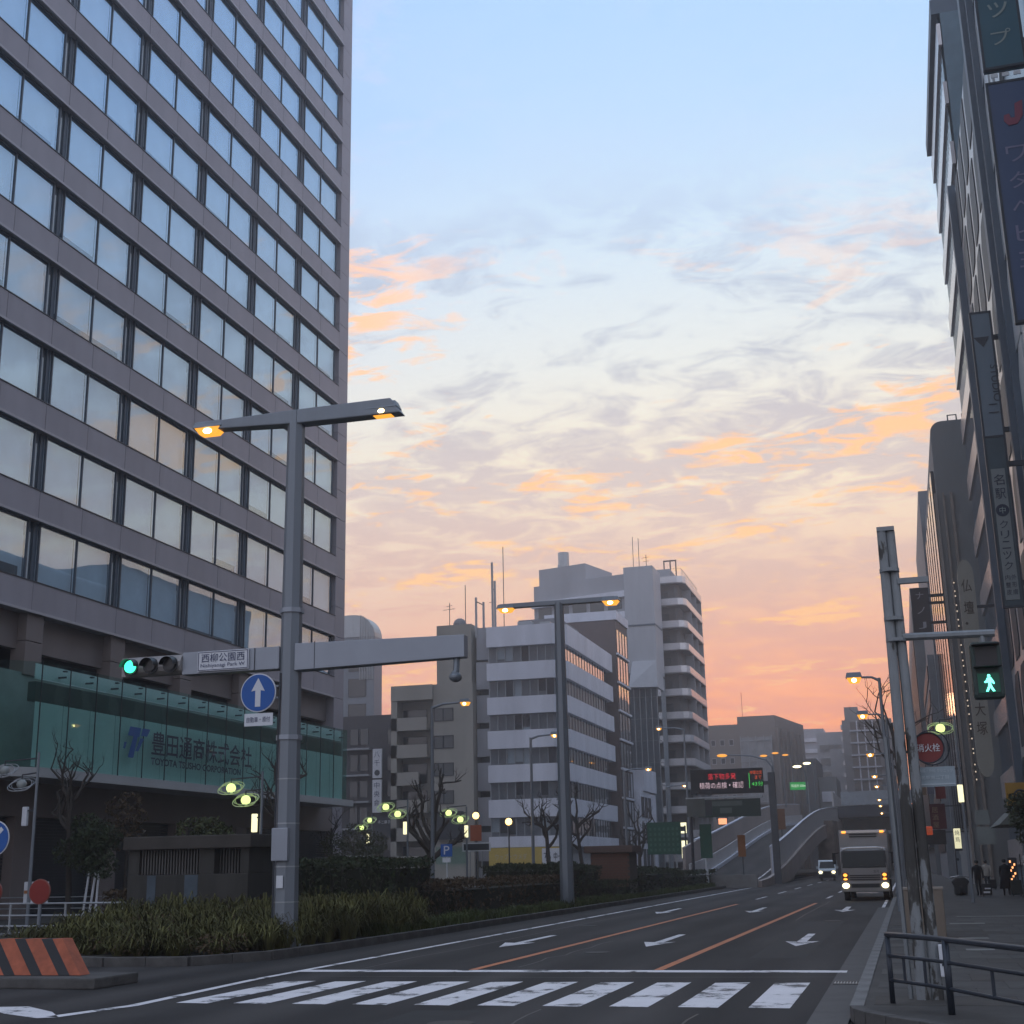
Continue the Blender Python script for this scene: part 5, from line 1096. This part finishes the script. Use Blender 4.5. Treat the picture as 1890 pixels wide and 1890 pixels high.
for s in (0, 1): MB().tube([(X0 + .5 + s * .9, 70.17, 1.56), (X0 + 1.1 + s * .75, 70.18, 1.66)], .015, 5).build('wiper', m_black, tk)
for z in (.98, 1.08, 1.18): MB().box(X0 + .45, X1 - .45, 70.16, 70.2, z, z + .045).build('grille_bar', m_black, tk)
MB().box(X0 + .02, X1 - .02, 70.08, 70.5, .42, .92).build('bumper', m_cab, tk, bevel=.05); MB().box(X0 + .5, X1 - .5, 70.065, 70.08, .62, .80).build('bumper_intake', m_black, tk); MB().box(X0 + .7, X1 - .6, 70.06, 70.08, .36, .41).build('number_plate_bar', m_chrome, tk)
for sx in (X0 + .24, X1 - .24):
    MB().ball((sx, 70.07, .72), .17, .05, .13).build('headlight', E_head, tk); MB().box(sx - .14, sx + .14, 70.14, 70.2, 1.0, 1.32).build('lamp_cluster', M('dark_red_lens', (.10, .02, .015), .2, var=0), tk)
    MB().ball((sx, 70.13, 1.22), .1, .03, .08, 8, 6).build('marker_lamp', E_mark, tk); MB().ball((sx, 70.13, 1.03), .1, .03, .05, 8, 6).build('marker_lamp', E_mark, tk)
    MB().box(sx - .1, sx + .1, 72.0, 72.1, 3.28, 3.38).build('roof_marker', E_mark, tk)
    wz = MB().tube([(sx - .14, 71.2, .46), (sx + .14, 71.2, .46)], .46, 18).build('wheel', m_tyre, tk); MB().tube([(sx - .16, 71.2, .46), (sx + .16, 71.2, .46)], .24, 14).build('rim', m_steel, wz)
    wz = MB().tube([(sx - .22, 76.8, .46), (sx + .22, 76.8, .46)], .46, 18).build('wheel', m_tyre, tk)
for s, sx in ((-1, X0 - .02), (1, X1 + .02)): MB().tube([(sx, 70.5, 2.3), (sx + s * .22, 70.25, 2.25)], .02, 5).box(sx + s * .22 - .08, sx + s * .22 + .08, 70.2, 70.26, 1.75, 2.3).build('mirror', m_black, tk)
MB().box(X0 + .3, X1 - .3, 71.3, 78, .6, .98).build('chassis', m_black, tk)
text('lettering', '古河', tk, m_dark, (X1 - .75, 70.18, 1.32), UX, UZ, .26, .14)
vn = thing('white_van', 'white boxy van with bright headlamps behind the truck', 'van', (-7.9, 142, 0))
vx0, vx1 = -8.75, -7.05; m_van = M('white_van_paint', (.62, .66, .68), .3, var=.03)
MB().extr([(0, .35), (0, 1.0), (.35, 1.15), (.85, 1.9), (1.1, 1.98), (4.3, 1.98), (4.4, .35)], (vx0, 140, 0), UY, UZ, (vx1 - vx0, 0, 0)).build('body', m_van, vn, bevel=.05)
MB().hexa([(vx0 + .1, 140.36, 1.2), (vx1 - .1, 140.36, 1.2), (vx1 - .1, 140.5, 1.2), (vx0 + .1, 140.5, 1.2), (vx0 + .2, 140.78, 1.82), (vx1 - .2, 140.78, 1.82), (vx1 - .2, 140.9, 1.82), (vx0 + .2, 140.9, 1.82)]).build('windscreen', m_wind, vn)
MB().box(vx0 + .02, vx1 - .02, 139.94, 140.1, .28, .6).build('bumper', m_black, vn); MB().box(vx0 + .45, vx1 - .45, 139.98, 140.02, .6, .9).build('grille', m_black, vn)
for sx in (vx0 + .22, vx1 - .22):
    MB().ball((sx, 139.98, .82), .17, .06, .12).build('headlight', E_head, vn); MB().tube([(sx - .1, 140.9, .32), (sx + .1, 140.9, .32)], .32, 14).build('wheel', m_tyre, vn)
for s, sx in ((-1, vx0), (1, vx1)): MB().box(sx + s * .02, sx + s * .22, 140.7, 140.8, 1.15, 1.4).build('mirror', m_van, vn)

# ------------------------------------------------------------------ right pavement: signal poles, signs, rail
sp_ = thing('pedestrian_signal_pole', 'pair of tall worn grey steel poles with peeling patches beside the kerb', 'signal pole', (.06, 19.3, .15))
m_worn = M('flaking_pole_paint', (.22, .235, .245), .5, metal=.25, var=.12, scale=3, streak=2)
def peel_mat():
    m = M('stained_pole_paint', (.2, .2, .2), .55, metal=.1, var=0); nt = m.node_tree; N = nt.nodes; L = nt.links; b = N['Principled BSDF']
    tc = N.new('ShaderNodeTexCoord'); mp_ = N.new('ShaderNodeMapping'); mp_.inputs['Scale'].default_value = (7, 7, 2.6); L.new(tc.outputs['Object'], mp_.inputs[0])
    n = N.new('ShaderNodeTexNoise'); n.inputs['Scale'].default_value = 1; n.inputs['Detail'].default_value = 7; n.inputs['Roughness'].default_value = .6; L.new(mp_.outputs[0], n.inputs['Vector'])
    sp = N.new('ShaderNodeSeparateXYZ'); L.new(tc.outputs['Object'], sp.inputs[0])
    zr = N.new('ShaderNodeValToRGB'); e = zr.color_ramp.elements; e[0].position = .12; e[0].color = (.06, .06, .06, 1); e[1].position = .6; e[1].color = (0, 0, 0, 1)
    for p_, v_ in ((.28, .20), (.40, .24), (.50, .12)): q = e.new(p_); q.color = (v_, v_, v_, 1)
    dv = N.new('ShaderNodeMath'); dv.operation = 'DIVIDE'; dv.inputs[1].default_value = 6.0; L.new(sp.outputs[2], dv.inputs[0]); L.new(dv.outputs[0], zr.inputs[0])
    ad = N.new('ShaderNodeMath'); ad.operation = 'ADD'; L.new(n.outputs['Fac'], ad.inputs[0]); L.new(zr.outputs[0], ad.inputs[1])
    r = N.new('ShaderNodeValToRGB'); e = r.color_ramp.elements; e[0].position = .42; e[0].color = (.235, .25, .26, 1); e[1].position = .70; e[1].color = (.045, .043, .04, 1); q = e.new(.60); q.color = (.20, .21, .215, 1); q = e.new(.64); q.color = (.07, .068, .062, 1)
    L.new(ad.outputs[0], r.inputs[0]); L.new(r.outputs[0], b.inputs['Base Color']); return m
m_peel = peel_mat()
MB().tube([(.02, 19.3, .15), (.045, 19.3, 6.53)], [.085, .066], 12).build('pole', m_peel, sp_, smooth=False); MB().tube([(.205, 19.33, .15), (.165, 19.33, 6.5)], [.085, .066], 12).build('pole', m_peel, sp_)
MB().box(-.02, .225, 19.23, 19.40, 6.5, 6.56).build('pole_cap', m_worn, sp_)
for z in (5.9, 5.2, 4.9): MB().tube([(.105, 19.31, z), (.105, 19.31, z + .05)], .142, 12).build('clamp_band', m_worn, sp_)
MB().box(.2, .62, 19.26, 19.34, 5.72, 5.80).build('short_arm', m_worn, sp_)
MB().tube([(.2, 19.3, 4.96), (1.42, 19.3, 4.94)], .055, 8).build('signal_arm', m_worn, sp_)
MB().tube([(-.13, 19.4, .15), (-.16, 19.4, 3.6)], .03, 6).build('conduit', m_worn, sp_)
pg = thing('pedestrian_signal', 'pedestrian signal showing a glowing green walking figure', 'traffic light', (1.25, 19.15, 4.05))
MB().box(1.06, 1.46, 19.08, 19.36, 4.03, 4.80).build('housing', M('dark_green_housing', (.03, .05, .045), .5), pg, bevel=.05)
MB().box(1.12, 1.40, 19.06, 19.08, 4.46, 4.72).build('upper_lens', M('dead_red_lens', (.03, .028, .03), .4), pg); MB().box(1.12, 1.40, 19.06, 19.08, 4.10, 4.36).build('lower_lens', M('green_lit_lens', (.01, .05, .035), .4, var=0, emit=(.0, .30, .16), est=.07), pg)
E_man = E('walking_figure_glow', (.16, 1, .75), 3.0)
mn = MB(); o0 = (1.27, 19.055, 4.115)
mn.disc((1.265, 19.05, 4.325), (0, 1, 0), .02, .006, 14)
mn.extr([(-.03, .185), (.02, .19), (.055, .13), (.06, .10), (.045, .095), (.02, .13), (.015, .1), (.03, .055), (.06, .0), (.03, -.003), (.0, .05), (-.03, -.003), (-.06, .0), (-.025, .07), (-.02, .12), (-.06, .115), (-.072, .13), (-.05, .145)], o0, UX, UZ, (0, -.006, 0)).build('walking_figure', E_man, pg)
for zz in (4.44, 4.74): MB().box(1.08, 1.44, 18.92, 19.08, zz - .0, zz + .012).build('visor', m_black, pg)
MB().tube([(1.25, 19.3, 4.78), (1.25, 19.3, 4.96)], .04, 8).build('hanger', m_worn, pg)
hs = thing('hydrant_sign', 'round red fire hydrant sign in a ring with white characters', 'road sign', (.42, 19.5, 3.2))
MB().disc((.40, 19.5, 3.43), (0, 1, 0), .205, .02, 36).build('face', M('faded_red_sheet', (.19, .03, .027), .5, var=.1), hs)
rg = MB()
n = 40
for (cx, rr) in ((.40, .207), (.44, .235)): rg.tube([(cx + rr * math.cos(2 * math.pi * k / n), 19.48, 3.43 + rr * math.sin(2 * math.pi * k / n)) for k in range(n + 1)], .009, 5)
rg.build('ring', m_dark, hs); text('lettering', '消火栓', hs, m_signwhite, (.245, 19.488, 3.375), UX, UZ, .31, .11); MB().box(.2, .3, 19.5, 19.53, 3.4, 3.45).build('bracket', m_worn, hs)
ab = thing('advert_plate', 'pale blue grey advertisement plate hung under the hydrant sign', 'sign', (.47, 19.5, 3.0)); MB().box(.22, .72, 19.49, 19.51, 2.90, 3.17).build('plate', M('blue_grey_plate', (.26, .31, .34), .5), ab)
text('lettering', '内科・外科 クリニック', ab, M('pale_plate_print', (.42, .47, .50), .6, var=0), (.25, 19.488, 3.09), UX, UZ, .44, .05); text('lettering', '名駅南二丁目', ab, MATS['pale_plate_print'], (.27, 19.488, 3.0), UX, UZ, .36, .05); MB().box(.23, .71, 19.484, 19.489, 2.925, 2.94).build('rule', MATS['pale_plate_print'], ab)
cbx = thing('utility_cabinet', 'tall tan steel utility cabinet behind the signal poles', 'utility box', (.2, 34.2, .15))
MB().box(-.22, .70, 34, 34.6, .15, 1.24).build('body', M('tan_cabinet_paint', (.20, .16, .125), .55, var=.1, streak=1), cbx, bevel=.02); MB().box(-.24, .72, 33.98, 34.62, 1.24, 1.29).build('lid', M('tan_lid', (.27, .235, .20), .5), cbx); MB().box(.235, .245, 33.993, 34.0, .2, 1.22).build('door_seam', m_dark, cbx)
# railing round the corner
rl = thing('corner_railing', 'dark blue steel railing curving round the pavement corner', 'guard rail', (.2, 18.6, .15))
m_rail = M('dark_blue_rail_paint', (.035, .042, .055), .4, metal=.3, var=.15, scale=6)
def rpath(z): return [(-.37, 18.8, z), (-.12, 18.4, z), (.18, 17.9, z), (.36, 17.5, z), (.70, 16.7, z), (1.12, 15.7, z), (1.7, 14.5, z), (2.6, 12.9, z)]
MB().tube(rpath(1.0), .035, 10).build('top_rail', m_rail, rl, smooth=True); MB().tube(rpath(.74), .024, 8).build('middle_rail', m_rail, rl, smooth=True); MB().tube(rpath(.44), .024, 8).build('lower_rail', m_rail, rl, smooth=True)
for (x, y, r) in ((-.36, 18.8, .034), (.33, 17.56, .042), (1.72, 14.45, .042)): MB().tube([(x, y, .14), (x, y, .99)], r, 10).build('post', m_rail, rl, smooth=True)
for (x, y) in ((-.18, 18.5), (.07, 18.08)): MB().tube([(x, y, .42), (x, y, .74)], .018, 6).build('baluster', m_rail, rl)
MB().tube([(.78, 16.5, .42), (.78, 16.5, .73)], .02, 6).build('baluster', m_rail, rl)
pbx = thing('push_button_box', 'small pale push button box strapped to the right signal pole', 'push button', (.3, 19.2, .5)); MB().box(.27, .36, 19.16, 19.28, .45, .85).build('body', m_signwhite, pbx, bevel=.01); MB().disc((.315, 19.155, .6), (0, 1, 0), .02, .01, 10).build('button', m_dark, pbx)
sc_ = thing('covered_scooter', 'motor scooter under a dark cover parked on the pavement', 'scooter', (2.35, 72, .15))
cv = MB().extr([(-.30, .05), (.30, .05), (.33, .52), (.45, .70), (.22, .90), (-.22, .90), (-.45, .70), (-.33, .52)], (2.35, 71.45, .12), UX, UZ, (0, .35, 0))
cv.hexa([(2.02, 71.8, .2), (2.68, 71.8, .2), (2.62, 73.3, .25), (2.08, 73.3, .25), (2.08, 71.8, .95), (2.62, 71.8, .95), (2.55, 73.2, .85), (2.15, 73.2, .85)]).build('cover', M('black_nylon_cover', (.02, .022, .025), .5, var=.2, bump=.6, bscale=8), sc_, bevel=.08)
for y in (71.5, 72.9): MB().tube([(2.28, y, .38), (2.42, y, .38)], .23, 14).build('wheel', m_tyre, sc_)
MB().tube([(1.86, 71.6, 1.02), (2.3, 71.5, 1.08), (2.86, 71.6, 1.0)], .02, 6).build('handlebar', m_chrome, sc_)

# blade signs and shop signs on the right-hand fronts
m_navysign = M('deep_navy_sign', (.05, .08, .16), .35, var=.06); m_tealsign = M('dark_petrol_sign', (.035, .105, .14), .35, var=.06)
def blade(nm, label, x0, x1, y, z0, z1, mat, chars, cmat, cw=.0, frame=m_dark, thick=.35, top=.4, pitch=None):
    t = thing(nm, label, 'shop sign', ((x0 + x1) / 2, y, z0), 'blade signs on the right-hand fronts')
    MB().box(x0, x1, y, y + thick, z0, z1).build('casing', mat, t, bevel=.03)
    for (a, b, c_, d_) in ((x0 - .03, x0 + .05, z0 - .04, z1 + .04), (x1 - .05, x1 + .03, z0 - .04, z1 + .04), (x0 + .05, x1 - .05, z0 - .04, z0 + .04), (x0 + .05, x1 - .05, z1 - .04, z1 + .04)): MB().box(a, b, y - .025, y + thick * .4, c_, d_).build('frame', frame, t)
    w = cw or (x1 - x0) * .52; pt_ = pitch or w * 1.18
    for i, ch in enumerate(chars):
        if ch != ' ': text('lettering', ch, t, cmat, ((x0 + x1) / 2 - w / 2, y, z1 - top - w * .95 - i * pt_), UX, UZ, w, w * .9, .02)
    MB().box(x1, 6.2, y + .1, y + .22, z1 - 1.2, z1 - 1.0).box(x1, 6.2, y + .1, y + .22, z0 + .8, z0 + 1.0).build('bracket', m_dark, t); return t
m_kana = M('dim_kana_print', (.27, .32, .30), .6, var=0); m_kana2 = M('dim_violet_print', (.20, .19, .28), .6, var=0); m_red = M('dull_red_print', (.22, .05, .08), .6, var=0)
blade('blade_sign', 'upper dark petrol blade sign with katakana at the top right corner', 4.68, 5.95, 41, 26.75, 34.0, m_tealsign, 'ハイステップ', m_kana, .62, pitch=1.02, top=.75)
sB = blade('blade_sign', 'large navy blade sign with a red hook emblem under the petrol sign', 4.68, 5.95, 41, 17.9, 26.2, m_navysign, 'ワタベヒヨミ', m_kana2, .62, pitch=.92, top=2.3)
MB().extr([(.10, .85), (.34, .95), (.30, .4), (.12, .12), (-.15, .1), (-.28, .28), (-.26, .48), (-.1, .52), (-.06, .36), (.06, .36)], (5.35, 40.99, 24.5), UX, UZ, (0, -.02, 0)).build('emblem', m_red, sB)
for x in (4.85, 5.2, 5.55): MB().box(x, x + .22, 41.02, 41.06, 26.42, 26.55).build('painted_gap_light', M('pale_gap_panel', (.62, .64, .66), .5, var=0), sB)  # pale paint stands in for the light in the gap between signs
sC = blade('blade_sign', 'slim grey blue blade sign with small stacked lettering in the middle', 4.5, 5.3, 55, 17.9, 23.95, M('grey_blue_sign', (.14, .18, .215), .4, var=.06), '', m_kana)
text('lettering', 'STUDIO', sC, m_dark, (5.05, 54.98, 21.6), (0, 0, -1), UX, 1.6, .3); MB().extr([(-.3, .25), (.3, .25), (.05, -.2)], (4.85, 54.99, 22.6), UX, UZ, (0, -.02, 0)).build('emblem', m_dark, sC); text('lettering', '二', sC, m_dark, (4.8, 54.98, 19.5), UX, UZ, .4, .4)
sD = blade('blade_sign', 'clinic blade sign with dark characters and a round dark seal', 4.25, 5.0, 52, 10.95, 17.6, M('petrol_sign_frame', (.05, .075, .09), .4), '', m_kana)
MB().box(4.36, 4.86, 51.96, 51.99, 11.2, 16.3).build('face', M('grey_green_sign_face', (.19, .21, .21), .5, var=.05), sD)
for i, ch in enumerate('名駅'): text('lettering', ch, sD, m_navy, (4.42, 51.955, 15.65 - i * .55), UX, UZ, .38, .42)
MB().disc((4.61, 51.95, 14.65), (0, 1, 0), .24, .015, 24).build('seal', m_navy, sD); text('lettering', '中', sD, m_kana, (4.5, 51.945, 14.52), UX, UZ, .22, .26)
for i, ch in enumerate('クリニック'): text('lettering', ch, sD, m_navy, (4.45, 51.955, 13.95 - i * .4), UX, UZ, .3, .3)
for i, ch in enumerate('内外整形皮膚'): text('lettering', ch, sD, m_navy, (4.42 + (i % 2) * .22, 51.955, 11.95 - (i // 2) * .28), UX, UZ, .18, .2)
nE = blade('blade_sign', 'dark narrow blade sign with white katakana far along the right fronts', 1.9, 3.1, 100, 17.6, 21.05, M('dark_brown_sign', (.05, .045, .05), .5), 'ナノJ', M('dim_white_print', (.36, .36, .38), .6, var=0), .55, pitch=1.1, top=.25)
MB().box(3.1, 4.3, 100.1, 100.3, 20.4, 20.6).build('bracket', m_dark, nE)
ov = thing('oval_blade_sign', 'tall rounded cream blade sign with brown brush characters', 'shop sign', (4.3, 75, 6.0))
pr_ = [(-.42 * math.cos(math.pi * k / 12), 10.8 + .9 * math.sin(math.pi * k / 12)) for k in range(13)] + [(.42 * math.cos(math.pi * k / 12), .9 - .9 * math.sin(math.pi * k / 12)) for k in range(13)]
MB().extr(pr_, (4.36, 75, 6.0), UX, UZ, (0, .3, 0)).build('casing', M('dim_cream_sign', (.30, .285, .245), .5, var=.06), ov)
for ch, z in (('仏', 15.9), ('壇', 14.7), ('・', 14.1), ('町', 10.2), ('大', 9.2), ('塚', 8.2)): text('lettering', ch, ov, M('brown_brush_print', (.07, .05, .04), .7, var=0), (4.1, 74.99, z - .0), UX, UZ, .52 if ch != '・' else .15, .7 if ch != '・' else .15)
MB().box(4.78, 6.3, 75.1, 75.2, 15, 15.15).build('bracket', m_dark, ov)
ls = thing('lit_menu_sign', 'narrow glowing cream menu sign with dark brush strokes', 'shop sign', (3.0, 88, 2.4)); MB().box(2.76, 3.22, 88, 88.2, 2.36, 3.72).build('casing', m_dark, ls); MB().box(2.79, 3.19, 87.98, 87.998, 2.5, 3.69).build('face', E('menu_glow', (1, .95, .62), .85), ls)
for i, ch in enumerate('焼鳥'): text('lettering', ch, ls, m_dark, (2.85, 87.98, 3.28 - i * .4), UX, UZ, .28, .3)
MB().box(2.82, 3.16, 87.97, 87.98, 2.4, 2.47).build('base_strip', m_dark, ls); MB().tube([(2.78, 88.1, .15), (2.78, 88.1, 2.4)], .04, 6).build('post', m_dark, ls)
pn = thing('poster_panel', 'pale poster panel standing under the glowing menu sign', 'sign', (2.9, 88.4, .9)); MB().box(2.72, 3.08, 88.4, 88.45, .8, 2.15).build('panel', M('pale_blue_poster', (.24, .27, .30), .6, var=.1), pn); MB().disc((2.9, 88.39, 1.85), (0, 1, 0), .08, .01, 12).build('portrait', m_dark, pn)
ys_ = thing('yellow_round_logo_sign', 'square yellow shop sign with a dark spiral ring', 'shop sign', (4.8, 62, 4.1)); MB().box(4.28, 5.3, 62, 62.15, 4.05, 5.03).build('face', M('mustard_sign', (.34, .19, .03), .5), ys_); ob2 = MB()
for rr in (.12, .24): ob2.tube([(4.85 + rr * math.cos(k * .35), 61.98, 4.48 + rr * math.sin(k * .35)) for k in range(19)], .04, 5)
ob2.build('ring', m_dark, ys_)
for (x0, x1, y, z0, z1, col, lab, ch) in ((1.0, 1.55, 96, 6.1, 7.9, (.16, .11, .07), 'brown square shop banner behind the poles', ''), (1.65, 2.1, 97, 6.2, 8.0, (.16, .17, .22), 'grey violet shop banner behind the poles', ''), (2.2, 2.85, 98, 5.9, 8.1, (.20, .035, .03), 'dull red shop banner next to the pilasters', '酒'), (1.7, 2.75, 99, 3.9, 5.6, (.10, .02, .022), 'dark red shop board with white characters', '居酒屋'), (1.0, 2.7, 102, 2.9, 3.9, (.05, .045, .045), 'long dark shop fascia under the red boards', '')):
    t = thing('shop_banner', lab, 'shop sign', (x0, y, z0), 'shop banners on the right pavement'); MB().box(x0, x1, y, y + .15, z0, z1).build('panel', M('banner_' + lab.split()[0] + lab.split()[1], col, .6), t); MB().box(x0 + .1, 4.3, y + .06, y + .12, z1 - .2, z1 - .12).build('bracket', m_dark, t)
    for i, c_ in enumerate(ch): text('lettering', c_, t, M('dull_gold_print', (.32, .24, .16), .6, var=0), (x0 + .15, y - .0, z1 - .6 - i * .5), UX, UZ, min(.4, x1 - x0 - .2), .38)
rr_ = thing('red_lantern_sign', 'small glowing red lantern shaped sign', 'shop sign', (1.35, 92, 3.6)); MB().box(1.1, 1.65, 92, 92.2, 3.4, 3.95).build('face', M('red_lantern', (.30, .04, .02), .5, emit=(1, .15, .05), est=.22), rr_, bevel=.08); text('lettering', '営業中', rr_, M('lantern_print', (.55, .3, .15), .6, var=0), (1.18, 91.99, 3.58), UX, UZ, .38, .2)
aw = thing('shop_awning', 'grey green shop awning under the yellow sign', 'awning', (5, 64, 3)); MB().hexa([(3.9, 62.4, 3.3), (6.1, 62.4, 3.3), (6.1, 70, 3.3), (3.9, 70, 3.3), (4.6, 62.4, 3.95), (6.1, 62.4, 4.3), (6.1, 70, 4.3), (4.6, 70, 3.95)]).build('canopy', M('grey_green_canvas', (.13, .14, .13), .8), aw)
sd1 = thing('shop_placards', 'two pale placards on the wall left of the foliage', 'sign', (3.6, 70, 2.6)); MB().box(3.35, 4.0, 70.9, 71, 3.5, 4.2).build('placard', M('pale_green_grey', (.22, .24, .23), .7), sd1); MB().box(3.35, 4.2, 70.9, 71, 2.55, 3.4).build('placard', MATS['pale_green_grey'], sd1)
rk = thing('news_rack', 'dark slatted rack with pale sheets at the right picture edge', 'display rack', (5.0, 66, .15))
for k in range(5): MB().box(4.85, 5.5, 66, 66.3, .4 + k * .33, .43 + k * .33).build('shelf', m_steel, rk); MB().box(4.95, 5.4, 66.02, 66.05, .46 + k * .33, .66 + k * .33).build('leaflet', m_signwhite, rk)
for x in (4.83, 5.5): MB().box(x, x + .04, 66, 66.3, .15, 2.05).build('upright', m_dark, rk)
sw = thing('glowing_shop_window', 'warm glowing shop window behind the walking pair', 'shop window', (5.2, 76, 1)); MB().box(4.95, 5.4, 76, 76.3, .6, 1.9).build('casing', m_dark, sw)
gw = MB()
for k in range(7): gw.box(5.02 + (k % 3) * .1, 5.10 + (k % 3) * .1, 75.97, 75.99, .75 + k * .15, .86 + k * .15)
gw.build('glow', E('warm_shop_glow', (1, .42, .16), 2.2), sw)
fl_ = MB().tube([(4.1, 94.5, 6), (4.08, 94.4, 19)], .02, 4)
bl = thing('glimmer_beads', 'vertical row of added glowing beads standing in for glimmer on the stone pilasters', 'edge glimmer', (4.3, 95.6, 5)); 
bb = MB().ball((0, 0, 0), .045, .045, .06, 6, 4).mesh('bulb', E('glimmer_glow', (1, .82, .62), .7))  # small emissive beads added to imitate the glimmer along the pilaster edge
rnd = random.Random(9); MB().tube([(4.85, 95.6, 7), (4.75, 95.6, 21)], .012, 4).build('added_wire', m_dark, bl)
for k in range(26): inst('bulb', bb, bl, (4.85 - k * .004, 95.55, 7 + k * .54 + rnd.uniform(-.15, .15)))

# ------------------------------------------------------------------ people
def person(label, x, y, face, coat, trouser, skirt=False, stride=.16, bag_hand=None, tall=1.66):
    t = thing('person', label, 'person', (x, y, .15)); t.rotation_euler.z = face; s = tall / 1.7
    V = [(0, 0, .92), (0, .01, 1.12), (0, .02, 1.34), (0, .015, 1.46), (0, .02, 1.53), (0, .03, 1.60), (0, .02, 1.67)]
    Rr = [(.15, .11), (.15, .11), (.17, .11), (.06, .06), (.055, .06), (.085, .10), (.05, .06)]; Eg = [(k, k + 1) for k in range(6)]
    def chain(a, pts, rs):
        p = a
        for q, r in zip(pts, rs): V.append(q); Rr.append((r, r)); Eg.append((p, len(V) - 1)); p = len(V) - 1
    for sg in (-1, 1):
        st = stride * sg
        chain(0, [(.09 * sg, .0, .86), (.10 * sg, st * .5 + .03, .48), (.10 * sg, st * 1.1 - .05, .10), (.11 * sg, st * 1.1 + .08, .045)], [.095, .065, .045, .04])
        ah = bag_hand == sg
        chain(2, [(.19 * sg, .01, 1.36), (.24 * sg, -.05 if ah else -.03 - st * .4, 1.10), (.23 * sg, (-.12 if ah else .10 - st * .5), .86), (.225 * sg, (-.14 if ah else .13 - st * .5), .78)], [.065, .05, .04, .03])
    me = bpy.data.meshes.new('body'); me.from_pydata([(a * s, b * s, c_ * s) for a, b, c_ in V], Eg, [])
    o = bpy.data.objects.new('body', me); COL.objects.link(o)
    md = o.modifiers.new('skin', 'SKIN'); 
    for k, sv in enumerate(me.skin_vertices[0].data): sv.radius = (Rr[k][0] * s, Rr[k][1] * s); sv.use_root = (k == 0)
    o.modifiers.new('sub', 'SUBSURF').levels = 1; o.modifiers['sub'].render_levels = 1
    bpy.context.view_layer.update(); nm = bpy.data.meshes.new_from_object(o.evaluated_get(bpy.context.evaluated_depsgraph_get()))
    nm.materials.clear(); nm.materials.append(coat); nm.materials.append(trouser); nm.materials.append(M('skin_tone', (.36, .23, .17), .6, var=.05))
    for p in nm.polygons:
        p.use_smooth = True; z = p.center.z / s
        p.material_index = 2 if z > 1.49 or (abs(p.center.x) > .2 * s and z < .84 and z > .7) else (0 if z > .80 else 1)
    bpy.data.objects.remove(o); o = bpy.data.objects.new('body', nm); COL.objects.link(o); o.parent = t; ORG[o] = (0, 0, 0)
    def part(b, name, mat):
        o2 = bpy.data.objects.new(name, b.mesh(name, mat, True)); COL.objects.link(o2); o2.parent = t
    hb = MB().ball((0, -.005 * s, 1.635 * s), .10 * s, .115 * s, .095 * s, 14, 9); part(hb, 'hair', M('black_hair', (.012, .011, .01), .6))
    for sg in (-1, 1): part(MB().ball((.095 * sg * s, .03 * s, 1.60 * s), .015 * s, .025 * s, .035 * s, 8, 6), 'ear', MATS['skin_tone'])
    if skirt: part(MB().tube([(0, .0, 1.22 * s), (0, -.01, .9 * s), (0, -.02, .34 * s)], [.17 * s, .23 * s, .31 * s], 14), 'long_coat', coat)
    return t
m_blackcoat = M('black_wool_coat', (.012, .012, .015), .85, var=.2, scale=8); m_dtrs = M('charcoal_trousers', (.02, .02, .024), .8); m_cream = M('cream_jacket', (.40, .36, .32), .8)
person('person in a dark hooded jacket pulling a small patterned suitcase', 3.12, 70, R_(10), m_blackcoat, m_dtrs, bag_hand=1)
person('person in a long black coat beside the glowing window', 4.35, 69.5, R_(-8), m_blackcoat, m_dtrs, skirt=True, bag_hand=1, tall=1.68)
person('person in a pale jacket walking farther ahead between the others', 4.25, 84, R_(5), m_cream, m_dtrs, tall=1.62)
def suitcase(label, x, y, w, h, mat, pat=None):
    t = thing('suitcase', label, 'suitcase', (x, y, .15), 'suitcases pulled by the walkers')
    MB().box(x - w / 2, x + w / 2, y, y + .26, .21, .21 + h).build('shell', mat, t, bevel=.04)
    for sx in (x - w * .35, x + w * .35): MB().tube([(sx - .02, y + .13, .19), (sx + .02, y + .13, .19)], .045, 8).build('wheel', m_tyre, t); MB().tube([(sx * .4 + x * .6, y + .2, .21 + h), (sx * .4 + x * .6, y + .24, .34 + h)], .012, 5).build('handle_rod', m_steel, t)
    MB().tube([(x - w * .16, y + .24, .34 + h), (x + w * .16, y + .24, .34 + h)], .016, 6).build('grip', m_black, t)
    if pat: MB().box(x - w * .35, x + w * .3, y - .012, y + .0, .3, .38).box(x - w * .2, x + w * .38, y - .012, y, .48, .54).build('print', pat, t)
suitcase('small black suitcase with a pale print', 3.45, 69.4, .46, .52, m_black, m_signwhite); suitcase('large dark suitcase beside the long black coat', 4.75, 68.8, .5, .68, M('dark_green_shell', (.02, .028, .026), .4)); suitcase('dark suitcase farther ahead by the pale jacket', 4.5, 83.6, .42, .5, m_black)
# ------------------------------------------------------------------ dusk haze: one closed box of thin even air
hz = MB().box(-705, 705, -155, 905, -1.1, 78.5)
def haze_mat():
    m = bpy.data.materials.new('thin_dusk_haze'); m.use_nodes = True; nt = m.node_tree; nt.nodes.clear()
    o = nt.nodes.new('ShaderNodeOutputMaterial'); v = nt.nodes.new('ShaderNodeVolumePrincipled')
    v.inputs['Color'].default_value = (.93, .92, .95, 1); v.inputs['Density'].default_value = .0013; v.inputs['Anisotropy'].default_value = .7
    nt.links.new(v.outputs[0], o.inputs['Volume']); return m
ho = hz.build('haze', haze_mat()); ho['kind'] = 'stuff'
